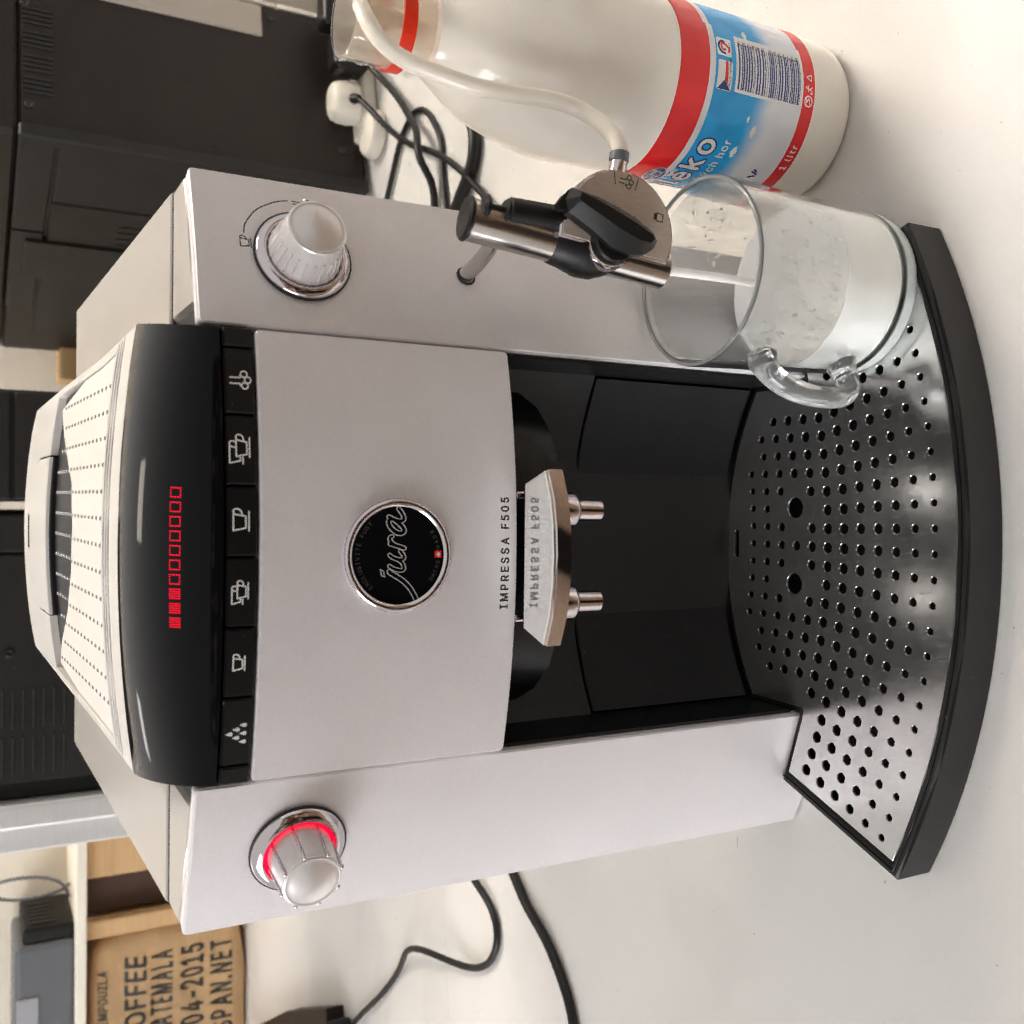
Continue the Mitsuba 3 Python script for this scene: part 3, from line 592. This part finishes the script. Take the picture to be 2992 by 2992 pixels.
for k in range(520):
    az = rng.uniform(-250, 70) if k % 3 else rng.uniform(-140, -20); z = .043 + .036 * rng.random() ** 1.1
    if k % 4 == 0: az = rng.uniform(20, 100); z = rng.uniform(.050, .080)
    r = np.interp(z, [q[1] for q in innr], [q[0] for q in innr]) - .0004; a = math.radians(az); s_ = .00042 + .00075 * rng.random() ** 2
    er = np.array([math.cos(a), math.sin(a), 0]); et = np.array([-math.sin(a), math.cos(a), 0])
    dm.append(tf(dl, basis(er * (r - .0001) + [0, 0, z], er * s_ * .40, et * s_ * .75, np.array([0, 0, s_ * rng.uniform(.9, 1.7)]))))
tag(add(mk + '__droplet', at_mug(cat(*dm)), 'droplet', True), kind='stuff')
mi_r = lambda z: np.interp(z, [q[1] for q in innr], [q[0] for q in innr]) - .00035
ML = .0395
add('milk', at_mug(lathe([(0, .0086), (.030, .0086), (.0328, .0090), (mi_r(.0105), .0105), (mi_r(.02), .02), (mi_r(.03), .03), (mi_r(ML), ML)], 96)), 'milk', 40); tag('milk', 'white milk filling the lower half of the glass mug', 'milk')
fv = []
gx = trimesh.creation.icosphere(subdivisions=1, radius=1.)
add('milk__foam', at_mug(lathe([(mi_r(ML) - .0001, ML - .0002), (mi_r(ML) - .0006, ML + .0006), (mi_r(ML) - .0018, ML + .0003), (.024, ML + .0004), (.006, ML + .0001), (0, ML)], 96)), 'foam', 60)
bb = []
for k in range(120):
    a = rng.uniform(0, 2 * PI); r = mi_r(ML) - .0012 - .0016 * rng.random() ** 2; s_ = rng.uniform(.00018, .00055)
    bb.append(tf(gx, basis([r * math.cos(a), r * math.sin(a), ML + .0005], [s_, 0, 0], [0, s_, 0], [0, 0, s_ * .8])))
for k in range(26):
    a = rng.uniform(0, 2 * PI); r = .029 * math.sqrt(rng.random()); s_ = rng.uniform(.0003, .0013)
    bb.append(tf(gx, basis([r * math.cos(a), r * math.sin(a), ML + .0002], [s_, 0, 0], [0, s_, 0], [0, 0, s_ * .35])))
tag(add('milk__bubble', at_mug(cat(*bb)), 'foam', True), kind='stuff')
s0 = FT + fd * .0840; s1 = np.array([MX - .002, MY - .004, MZ + ML])
add('milk_stream', tube([s0, s0 * .62 + s1 * .38 + [0, -.0002, 0], s0 * .25 + s1 * .75, s1], np.interp(np.linspace(0, 1, 30), [0, .1, .8, 1], [.0022, .0019, .0017, .0021]), 18, 30), 'milk', 60); tag('milk_stream', 'thin white milk stream pouring from the frother into the mug', 'milk')

# ------------------------------------------------------------------ milk bottle
BX, BY = .2112, .0057
def at_b(m): m.apply_translation([BX, BY, 0]); return m
low_p = [(0, .0040), (.026, .0030), (.0310, .0003), (.0345, .0006), (.0368, .0025), (.0383, .0060), (.0390, .0120), (.0392, .0270), (.0392, .1040), (.0393, .1420), (.0386, .1510), (.0370, .1580), (.0352, .1660), (.0328, .1745), (.0300, .1820), (.0262, .1890), (.0222, .1950), (.0190, .1995), (.0174, .2025), (.0167, .2045)]
bkt = 'milk_bottle'; tag(bkt, 'one litre plastic milk bottle with red, white and blue label', 'bottle')
add(bkt + '__body', at_b(lathe(low_p + [(.0160, .2047), (0, .2047)], 120)), 'milk_bottle', 40)
neck = [(.0167, .2046), (.0166, .2075), (.0178, .2084), (.0180, .2096), (.0168, .2106), (.0166, .2140), (.0167, .2230), (.0172, .2238), (.0172, .2246), (.0166, .2254), (.0166, .2290), (.0171, .2298), (.0171, .2306), (.0165, .2314), (.0165, .2372), (.0172, .2378), (.0172, .2390), (.0160, .2396), (.0154, .2390)]
add(bkt + '__neck', at_b(lathe(neck, 96)), 'pet_clear', 40)
add(bkt + '__neck', at_b(lathe([(.0154, .2390), (.0152, .2300), (.0152, .2060)], 96)), 'pet_film', 40)
add(bkt + '__tamper_ring', at_b(lathe([(.0170, .2148), (.0174, .2150), (.0176, .2205), (.0171, .2208), (.0170, .2148)], 96)), 'cap_ring_red', 40)
LR = .0396
def lab_col(p, n, uv):
    az = dr.atan2(p.y - BY, p.x - BX); dz = dr.select((az > math.radians(-64)) & (az < 1.2), .0011, 0.)
    z = p.z - dz
    c = mix((.012, .35, .74), (.80, .82, .86), smoothstep(.063, .050, z + .006 * (fbm(az * 3., p.z * 40., 2.) - .5)))
    c = mix(c, (.012, .23, .60), .5 * smoothstep(.45, .8, fbm(az * 4., p.z * 60., 8.)) * smoothstep(.060, .070, z))
    c = mix(c, (.74, .745, .76), smoothstep(.0852, .0854, z)); red = mi.Color3f(.72, .016, .018) * (.9 + .2 * fbm(az * 3, p.z * 30, 1.))
    c = mix(c, red, smoothstep(.0884, .0886, z)); c = mix(c, (.74, .74, .75), smoothstep(.0348, .0346, z)); return mix(c, red, smoothstep(.0344, .0342, z))
bs('label_print', two({'type': 'bumpmap', 'arbitrary': proc(lambda p, n, uv: fbm(p.x * 130, p.y * 130, p.z * 35), eps=4e-4), 'scale': .0012, 'nested': pr(proc(lab_col), .26, 0., specular=.5)}))
lb = at_b(lathe([(LR - .0006, .0272), (LR, .0273), (LR, .0655), (LR, .1038), (LR - .0006, .1039)], 160)); lb_k = add(bkt + '__label', lb, 'label_print', True)
tag(lb_k, 'printed label sleeve with barcode and lettering')
def wrapb(m, az, z, off=.00006, edge=None):
    if edge:
        v, f = trimesh.remesh.subdivide_to_size(m.vertices, m.faces, edge); m = trimesh.Trimesh(v, f, process=False)
    v = np.array(m.vertices); a = math.radians(az) + v[:, 0] / LR; r = LR + off + v[:, 2]
    return trimesh.Trimesh(np.c_[BX + r * np.cos(a), BY + r * np.sin(a), z + v[:, 1]], m.faces, process=False)
def onlab(name, m, az, z, b, off=.00006, edge=.004): return add(lb_k + '__' + name, wrapb(m, az, z, off, edge), b)
w_ = math.radians(30) * LR / 2
onlab('barcode_panel', plate(rrect(-w_ - .0013, w_ + .0032, -.0195, .0195, .0006), .00004), -88.5, .0545, 'paper_white')
bars = []; x = -.0182; rb = np.random.default_rng(11)
while x < .0180:
    w = rb.choice([.00030, .00058, .00088]); bars.append(sbox(-w_, x, w_ - .0002, x + w)); x += w + rb.choice([.00032, .0006, .0009])
onlab('barcode', cat(*[plate(q, .00004) for q in bars]), -88.5, .0545, 'print_navy', .00014)
dg_ = text('8592206 344023', .0021, .0006); R90 = np.eye(4); R90[:2, :2] = [[0, -1], [1, 0]]; dg_.apply_scale([.0355 / np.ptp(dg_.bounds[:, 0]), 1, 1]); dg_.apply_transform(R90)
onlab('lettering', dg_, -72.2, .0545, 'ink', .00014)
onlab('logo_panel', plate(rrect(-.0062, .0062, -.0040, .0040, .0008), .00004), -97.0, .0800, 'paper_white')
onlab('logo', plate(Polygon([(-.0060, -.0036), (-.0060, .0036), (-.0018, 0)]), .00004), -97.0, .0800, 'print_navy', .00014)
onlab('logo', plate(Polygon([(-.0036, -.0018), (-.0018, 0), (-.0018, .00), (.0060, .0), (.0060, -.0014), (.002, -.0016)]), .00004), -97.0, .0800, 'print_red', .00014)
onlab('lettering', text('Český výrobek', .0012, .0001), -95.5, .0768, 'ink', .00016)
onlab('logo_panel', plate(rrect(-.0042, .0042, -.0040, .0040, .0008), .00004), -79.2, .0805, 'paper_white')
onlab('logo', plate(stroke([(-.0030, -.0006), (-.0010, .0026), (.0016, .0022), (.0024, -.0004)], .0010, 24), .00004), -79.2, .0808, 'print_navy', .00014)
onlab('logo', plate(stroke([(-.0020, -.0022), (.0004, -.0018), (.0014, .0012), (-.0004, .0016), (-.0012, -.0004)], .0010, 24), .00004), -79.2, .0804, 'print_red', .00014)
onlab('lettering', text('KLASA', .0008, .0002), -78.6, .0772, 'ink', .00014)
tl_ = text('mléko', .0105, .0008, True); out_ = plate(unary_union([Polygon(tl_.vertices[t][:, :2]).buffer(.0007) for t in tl_.faces if abs(tl_.face_normals[list(map(tuple, tl_.faces)).index(tuple(t))][2]) > .9] if len(tl_.faces) < 3000 else [sbox(0, 0, .001, .001)]), .00004)
onlab('lettering', out_, -170, .0740, 'print_navy', .0001, .003); onlab('lettering', tl_, -170, .0740, 'paper_white', .00016, .003)
onlab('lettering', text('Čerstvé', .0044, .0003, True), -183, .0872 - .0042, 'paper_white', .0001, .003)
onlab('lettering', text('z Orlických hor', .0040, .0002, True), -167, .0665, 'paper_white', .0001, .003)
onlab('lettering', text('1 litr', .0034, .0004, True), -137, .0292, 'paper_white', .0001, .003)
e_ = affinity.scale(Point(0, 0).buffer(.0075, quad_segs=12), 1, .62)
onlab('logo', plate(e_, .00004), -176, .0905, 'paper_white', .0001); onlab('logo', plate(e_.buffer(-.0005), .00004), -176, .0905, 'print_navy', .00016)
onlab('lettering', text('BOHE', .0026, .0002, True), -176, .0912, 'paper_white', .00022); onlab('lettering', text('MILK', .0026, .0002, True), -176, .0880, 'paper_white', .00022)
onlab('marking', plate(Point(0, 0).buffer(.0022).exterior.buffer(.0003).union(stroke([(-.001, -.0008), (.0009, .0002), (-.0006, .0009), (.0012, .0012)], .0005, 12)), .00004), -99.5, .0308, 'paper_white')
onlab('marking', plate(unary_union([Point(.0004, .0018).buffer(.0005), stroke([(0, .0012), (-.0002, -.0002), (.0009, -.0020)], .0005), stroke([(-.0002, -.0002), (-.0010, -.0019)], .0005), stroke([(-.0012, .0004), (.0013, .0007)], .0005), sbox(-.0023, -.002, -.0014, -.0008)]), .00004), -91.5, .0308, 'paper_white')
onlab('marking', plate(Polygon([(-.0015, -.0014), (.0015, -.0014), (0, .0015)]).exterior.buffer(.00022), .00004), -84, .0308, 'paper_white')
def cloud(az, z, s):
    g = unary_union([Point(x * s, y * s).buffer(r * s, quad_segs=6) for x, y, r in ((-.9, 0, .5), (-.2, .25, .6), (.5, .1, .55), (1.0, -.05, .35), (.1, -.2, .5))]); onlab('cloud', plate(g, .00004), az, z, 'paper_white', .00008, .003)
cloud(-141, .0625, .0021); cloud(-126, .0575, .0020); cloud(-119, .0625, .0010); cloud(-66, .067, .0018)
onlab('marking', plate(unary_union([Polygon([(-.0030, .0022), (-.0018, .0022), (-.0006, -.0008), (-.0012, -.0018)]), Polygon([(-.0004, -.0016), (.0008, .0024), (.0016, .0020), (.0004, -.0018)]), Polygon([(.0008, .0), (.0026, .0022), (.0028, .0010), (.0016, -.0012)])]), .00004), -154, .0435, 'print_navy', .0001)

# ------------------------------------------------------------------ cables and plugs
def cable(key, pts, r, label, b='black_rubber', n=90, group=None):
    add(key, tube([np.array(q) for q in pts], r, 14, n), b, 60); tag(key, label, 'cable', group)
cable('power_cable', [(-.5560, .6500, .0085), (-.5180, .6110, .0060), (-.4820, .5680, .0040), (-.4340, .5180, .0036), (-.3930, .4690, .0150), (-.3760, .4280, .0170), (-.3710, .3880, .0090), (-.3610, .3490, .0036), (-.3390, .3210, .0036), (-.3170, .3160, .0036), (-.3010, .3310, .0036), (-.2900, .3600, .0036), (-.2500, .4050, .0036), (-.180, .4200, .0036)], .0028, 'black cable winding from the dark flat device to behind the machine')
cable('power_cable_001', [(-.190, .420, .0042), (-.232, .345, .0040), (-.2655, .2880, .0040), (-.2800, .2690, .0040), (-.2935, .2420, .0040), (-.3110, .2200, .0040), (-.3280, .2060, .0040), (-.3450, .1990, .0040), (-.390, .180, .0040)], .0034, 'thick black cable leaving the left side of the machine towards the table edge')
cable('power_cable_002', [(.4252, .5980, .0245), (.4150, .5870, .0185), (.3937, .5660, .0105), (.3686, .5282, .0090), (.3473, .4883, .0088), (.3259, .4396, .0086), (.3010, .3950, .0080), (.2797, .3659, .0070), (.2642, .3462, .0062), (.2450, .3250, .0060)], .0029, 'black cable from the white plug down behind the frother')
cable('power_cable_003', [(.4639, .6000, .0165), (.4449, .5720, .0160), (.4348, .5618, .0128), (.4044, .5266, .0090), (.3739, .4937, .0100), (.3479, .4634, .0160), (.3245, .4521, .0180), (.3044, .4481, .0090), (.2826, .4476, .0050), (.2500, .4480, .0050)], .0033, 'black cable from the dark adapter passing under the white plug cable')
cable('power_cable_004', [(.3000, .5830, .0036), (.3205, .5680, .0036), (.3433, .5514, .0036), (.3687, .5327, .0030), (.3784, .5155, .0030), (.3827, .5000, .0030), (.3778, .4788, .0030), (.3653, .4615, .0030), (.3388, .4400, .0030), (.3211, .4360, .0030), (.3002, .4319, .0036), (.2803, .4269, .0036), (.2500, .4220, .0036)], .0026, 'thin black cable looping on the table behind the bottle')
cable('power_cable_005', [(.3450, .3780, .0060), (.3312, .3712, .0060), (.3165, .3659, .0060), (.3037, .3666, .0060), (.2923, .3723, .0060), (.2815, .3842, .0060), (.2682, .3985, .0060), (.2450, .4200, .0060)], .0052, 'thick black cable lying on the table close behind the bottle')
# white plug and power strip
pk_ = 'power_plug'; tag(pk_, 'white round plug with a black cable in the power strip', 'plug')
add(pk_ + '__body', tf(lathe([(0, 0), (.0195, 0), (.0212, .002), (.0218, .012), (.0205, .022), (.0185, .0265), (.0150, .0290), (0, .0295)], 48), along([.4290, .6220, .0166], [-.06, .06, 1.])), 'plug_white', 35)
add(pk_ + '__grip', tf(lathe([(0, 0), (.0055, 0), (.0058, .004), (.0042, .0095), (.0040, .012)], 28), along([.4265, .6070, .0290], [-.12, -.9, -.45])), 'black_rubber', 35)
ps = rbox(-.150, .020, -.026, .026, .0, .0160, .004); ps.apply_transform(basis([.530, .6560, .0004], [math.cos(.42), math.sin(.42) * .55, 0], [-math.sin(.42) * .55, math.cos(.42), 0], [0, 0, 1.]))
add('power_strip', ps, 'plug_white', 35); tag('power_strip', 'white power strip on the table beside the big black appliance', 'power strip')
add('power_strip__end', tf(lathe([(0, 0), (.0210, 0), (.0240, .003), (.0240, .010), (.021, .0145), (0, .0150)], 40), basis([.3930, .6000, .0004], [1, 0, 0], [0, 1, 0], [0, 0, 1.])), 'plug_white', 35)
for key, p0, lab in (('power_adapter', (.4720, .6130, .0290), 'black plug next to the white plug'), ('power_adapter_001', (.5180, .6250, .0370), 'black plug half hidden behind the bottle mouth')):
    add(key + '__body', rbox(p0[0] - .019, p0[0] + .019, p0[1] - .017, p0[1] + .014, p0[2] - .016, p0[2] + .020, .007), 'black_rubber', 35); tag(key, lab, 'plug')
    add(key + '__neck', tf(lathe([(0, 0), (.0075, 0), (.0058, .012), (0, .013)], 24), along([p0[0] + .002, p0[1] - .016, p0[2] + .002], [-.2, -1., -.1])), 'black_rubber', 35)

# ------------------------------------------------------------------ big dark appliance on the right
th = math.atan(.22); c_, s_2 = math.cos(th), math.sin(th); BO = np.array([.3415, .6200, 0.]); BM = basis(BO, [c_, s_2, 0], [-s_2, c_, 0], [0, 0, 1.])
ap = 'dark_appliance'; tag(ap, 'big dark brown appliance with vent slots behind the milk bottle', 'appliance')
def apadd(name, m, b, sm=25, **k): return add(ap + '__' + name, tf(m, BM), b, sm)
apadd('body', chbox(0, .1900, .0, .56, .008, .3320, .003), 'box_dark'); apadd('lid', chbox(-.0015, .1920, -.0015, .562, .3328, .3850, .004), 'box_dark')
apadd('corner_trim', chbox(-.0040, .0100, -.0040, .0100, .004, .3322, .0020), 'box_front')
for x0 in (.0420, .0640, .0880, .1120):
    for q in range(4):
        apadd('vent', LR_ := bxm(x0 + q * .0048 - .0009, x0 + q * .0048 + .0009, -.0011, .002, .3035, .3285), 'black_deep', False)
def screw(x, z): apadd('screw', tf(lathe([(.0042, 0), (.0042, .0008), (.0030, .0016), (.0014, .0008), (0, .0008)], 20), along([x, -.0002, z], [0, -1., 0])), 'black_deep', 30)
for x, z in ((.1310, .3265), (.0295, .3235), (.1760, .0980), (.1730, .0410), (.040, .030)): screw(x, z)
apadd('inset_panel', chbox(.1520, .1875, -.0022, .004, .1080, .300, .0012), 'inset_grey')
apadd('side_strip', chbox(.1903, .1950, -.0010, .006, .0280, .0900, .0008), 'shelf_white'); apadd('side_strip', chbox(.1903, .1945, -.0006, .006, .0920, .300, .0008), 'plug_white')
# left face: doors and covers, proud of the body
for y0, y1, z0, z1 in ((.004, .185, .3010, .3318), (.188, .40, .3010, .3318), (.004, .115, .0200, .2975), (.118, .250, .150, .2975), (.255, .480, .130, .2975), (.118, .30, .02, .145)):
    apadd('cover', chbox(-.0032, .001, y0, y1, z0, z1, .0014), 'box_front')
apadd('hatch', chbox(-.0060, .001, .205, .300, .215, .318, .0016), 'box_front')
for q in range(6): apadd('vent', bxm(-.0040, 0, .150 + q * .014, .154 + q * .014, .160, .230), 'black_deep', False)
for x, y in ((.03, .03), (.16, .03), (.03, .5), (.16, .5)): apadd('foot', tf(lathe([(0, 0), (.012, 0), (.012, .008), (0, .009)], 20), basis([x, y, -.0004], [1, 0, 0], [0, 1, 0], [0, 0, 1.])), 'black_deep')

add('grey_cabinet', chbox(.585, .95, .80, 1.10, .0, .36, .003), 'inset_grey', 25); tag('grey_cabinet', 'grey beige cabinet beyond the big dark appliance', 'cabinet')

# ------------------------------------------------------------------ black appliances straight behind the machine
k1 = 'black_appliance'; tag(k1, 'black boxy appliance straight behind the machine lid', 'appliance')
add(k1 + '__body', chbox(.0140, .1120, .60, .86, .0, .420, .003), 'box_black', 25); add(k1 + '__front', chbox(.0160, .1100, .597, .602, .02, .335, .0016), 'box_front', 25); add(k1 + '__front', chbox(.0160, .1100, .597, .602, .3385, .415, .0016), 'box_front', 25)
k2 = 'vented_appliance'; tag(k2, 'black vented appliance with silver side trim behind the machine', 'appliance')
add(k2 + '__body', chbox(-.2480, .0040, .602, .86, .0, .440, .003), 'box_black', 25)
add(k2 + '__front', chbox(-.0300, .0020, .598, .604, .02, .436, .0016), 'box_front', 25); add(k2 + '__front', chbox(-.2330, -.0325, .598, .604, .02, .436, .0016), 'box_front', 25)
for g0 in (-.1500, -.1920):
    for q in range(7): add(k2 + '__vent', chbox(g0 - .0340, g0, .5965, .600, .2930 + q * .0082, .2955 + q * .0082, .0006), 'black_deep')
add(k2 + '__screw', tf(lathe([(.0045, 0), (.0045, .0012), (.0025, .0022), (.0012, .0012), (0, .0012)], 24), along([-.1180, .5980, .3380], [0, -1., 0])), 'box_black', 30)
add(k2 + '__side_trim', rbox(-.2720, -.2490, .590, .86, .0, .440, .004), 'alu', 35)
add(k2 + '__side_trim', chbox(-.2960, -.2724, .604, .86, .0, .440, .002), 'alu', 25)

# ------------------------------------------------------------------ shelf, sacks, desk phone on the left
add('shelf', chbox(-1.2, -.3600, 1.098, 1.2495, .2262, .2400, .0015), 'shelf_white', 25); tag('shelf', 'white wall shelf above the coffee sack', 'shelf')
for x in (-1.0, -.40): add('shelf__bracket', chbox(x - .01, x + .01, 1.112, 1.249, .0002, .2260, .002), 'shelf_white', 25)
def sack(x0, x1, y0, y1, z1, seed):
    m = trimesh.creation.box(extents=[1, 1, 1]); 
    for _ in range(5): m = m.subdivide()
    v = m.vertices * 2; p = v / (np.abs(v) ** 7).sum(1, keepdims=True) ** (1 / 7)
    v = p * [(x1 - x0) / 2, (y1 - y0) / 2, z1 / 2] + [(x0 + x1) / 2, (y0 + y1) / 2, z1 / 2]
    v = v + ((meshkit.fbm(v * 16 + seed, 3)[:, None] - .5) * .016 + (meshkit.fbm(v * [9, 9, 38] + seed + 5, 3)[:, None] - .5) * .012) * (p * [.5, 1, .3]); v[:, 2] = np.maximum(v[:, 2], .0001); return trimesh.Trimesh(v, m.faces, process=False)
SACK = sack(-.98, -.600, 1.116, 1.245, .2200, 1); add('coffee_sack', SACK, 'burlap', True)
from scipy.interpolate import LinearNDInterpolator
fv_ = SACK.vertices[SACK.vertices[:, 1] < 1.16]; SACK_Y = LinearNDInterpolator(fv_[:, [0, 2]], fv_[:, 1], fill_value=1.12); tag('coffee_sack', 'brown burlap coffee sack with black stencilled lettering', 'sack')
def sack_text(s, x1, z, h, sq=1., tr=.0006, b='ink'):
    m = text(s, h, tr, True, .0006, sq); m = trimesh.Trimesh(*trimesh.remesh.subdivide_to_size(m.vertices, m.faces, .008), process=False); m.apply_translation([x1 - m.bounds[1, 0], 0, 0]); v = np.array(m.vertices); add('coffee_sack__lettering', trimesh.Trimesh(np.c_[v[:, 0], SACK_Y(v[:, 0], z + v[:, 1]) - .0006 - v[:, 2], z + v[:, 1]], m.faces, process=False), b)
sack_text('COFFEE', -.6335, .1470, .0270, .82); sack_text('GUATEMALA', -.6310, .1110, .0280, .47); sack_text('904-2015', -.6310, .0670, .0310, .55); sack_text('SPAN.NET', -.6330, .0260, .0300, .53); sack_text('EMPOUILA', -.6480, .1975, .0120, .76)
add('wooden_board', chbox(-.514, -.28, 1.12, 1.14, .0005, .2250, .002), 'wood', 25); tag('wooden_board', 'light wooden board standing under the shelf', 'board')
add('wooden_board_001', chbox(-.576, -.5145, 1.155, 1.175, .0005, .2250, .002), 'wood_dark', 25); tag('wooden_board_001', 'dark brown board between the light board and the coffee sack', 'board')
add('wooden_board_002', chbox(-.602, -.5765, 1.125, 1.145, .0005, .2250, .002), 'wood', 25); tag('wooden_board_002', 'narrow orange wooden strip touching the coffee sack', 'board')
ph = 'desk_phone'; tag(ph, 'dark grey desk phone on the shelf at the left', 'phone')
add(ph + '__base', rbox(-.82, -.5900, 1.112, 1.235, .2402, .3150, .008), 'phone_grey', 35); add(ph + '__side', rbox(-.5905, -.5680, 1.118, 1.235, .2404, .3050, .006), 'box_black', 35)
add(ph + '__display', chbox(-.715, -.660, 1.1085, 1.114, .285, .312, .001), 'phone_screen', 25); add(ph + '__handset', rbox(-.80, -.735, 1.103, 1.125, .2450, .305, .007), 'box_black', 35)
for q in range(6): add(ph + '__vent', chbox(-.5672 - .0002, -.5660, 1.13 + q * .014, 1.138 + q * .014, .262, .296, .0004), 'black_deep')
cable('phone_cable', [(-.555, 1.18, .2435), (-.520, 1.15, .2600), (-.505, 1.140, .300), (-.515, 1.15, .345), (-.540, 1.17, .330), (-.548, 1.18, .270), (-.5400, 1.19, .2420)], .0022, 'thin dark phone cable looping above the shelf', 'phone_grey')
# dark flat device at the left edge
fdv = 'flat_device'; tag(fdv, 'dark grey flat device at the left edge of the table', 'device')
m = extr(Polygon([(-.749, 1.06), (-.618, .842), (-.546, .690), (-.80, .600), (-1.05, 1.00)]), .0006, .0200); add(fdv + '__body', m, 'box_dark')
cb = rbox(-.040, .034, -.017, .017, 0, .026, .005); dv = np.array([.10, -.10, 0]); dv = dv / np.linalg.norm(dv)
add(fdv + '__connector', tf(cb, basis([-.5800, .6740, .0010], dv, [-dv[1], dv[0], 0], [0, 0, 1.])), 'black_rubber', 30)
for q in range(4): add(fdv + '__strain_relief', tf(lathe([(0, 0), (.0062 - q * .0006, 0), (.0062 - q * .0006, .0028), (0, .0030)], 20), along(np.array([-.5580, .6520, .0085]) + dv * q * .0042, dv)), 'black_rubber', 30)
# small things in the gap beyond
add('cardboard_box', chbox(.180, .235, 1.15, 1.22, .2300, .2600, .002), 'wood', 25); tag('cardboard_box', 'small tan box seen in the gap beyond the machine', 'box')
add('wall_ledge', chbox(.150, .42, 1.13, 1.2495, .2150, .2298, .002), 'box_black', 25); tag('wall_ledge', 'dark wall ledge carrying the tan box', 'ledge')

# ------------------------------------------------------------------ office shelf across the room: it shows only as reflections in the chrome and the visor
os_ = 'office_shelf'; tag(os_, 'dark wooden office shelf with pale folders across the room', 'shelf')
for z in (-.70, -.32, .06, .44, .82, 1.20): add(os_ + '__board', bxm(-1.5, 1.3, -2.40, -2.05, z, z + .03), 'wood_dark')
for x in (-1.53, -.60, .33, 1.30): add(os_ + '__upright', bxm(x, x + .03, -2.40, -2.045, -.72, 1.24), 'wood_dark')
add(os_ + '__back', bxm(-1.5, 1.3, -2.42, -2.40, -.70, 1.23), 'wood_dark')
ro = np.random.default_rng(8)
for z in (-.67, -.29, .09, .47, .85):
    x = -1.46
    while x < 1.2:
        w, h = ro.uniform(.05, .16), ro.uniform(.16, .31)
        if ro.random() < .62 and not any(abs(x + w / 2 - q) < w / 2 + .04 for q in (-1.515, -.585, .345, 1.315)): add(os_ + '__folder', bxm(x, x + w, -2.36, -2.08, z + .001, z + h), ['paper_white', 'plug_white', 'box_front', 'wood', 'print_red', 'inset_grey'][int(ro.integers(6))])
        x += w + ro.uniform(.01, .06)

add('low_cabinet', chbox(-.27, .23, -1.55, -1.10, -.758, -.02, .004), 'box_black', 25); tag('low_cabinet', 'low black cabinet across the aisle', 'cabinet')
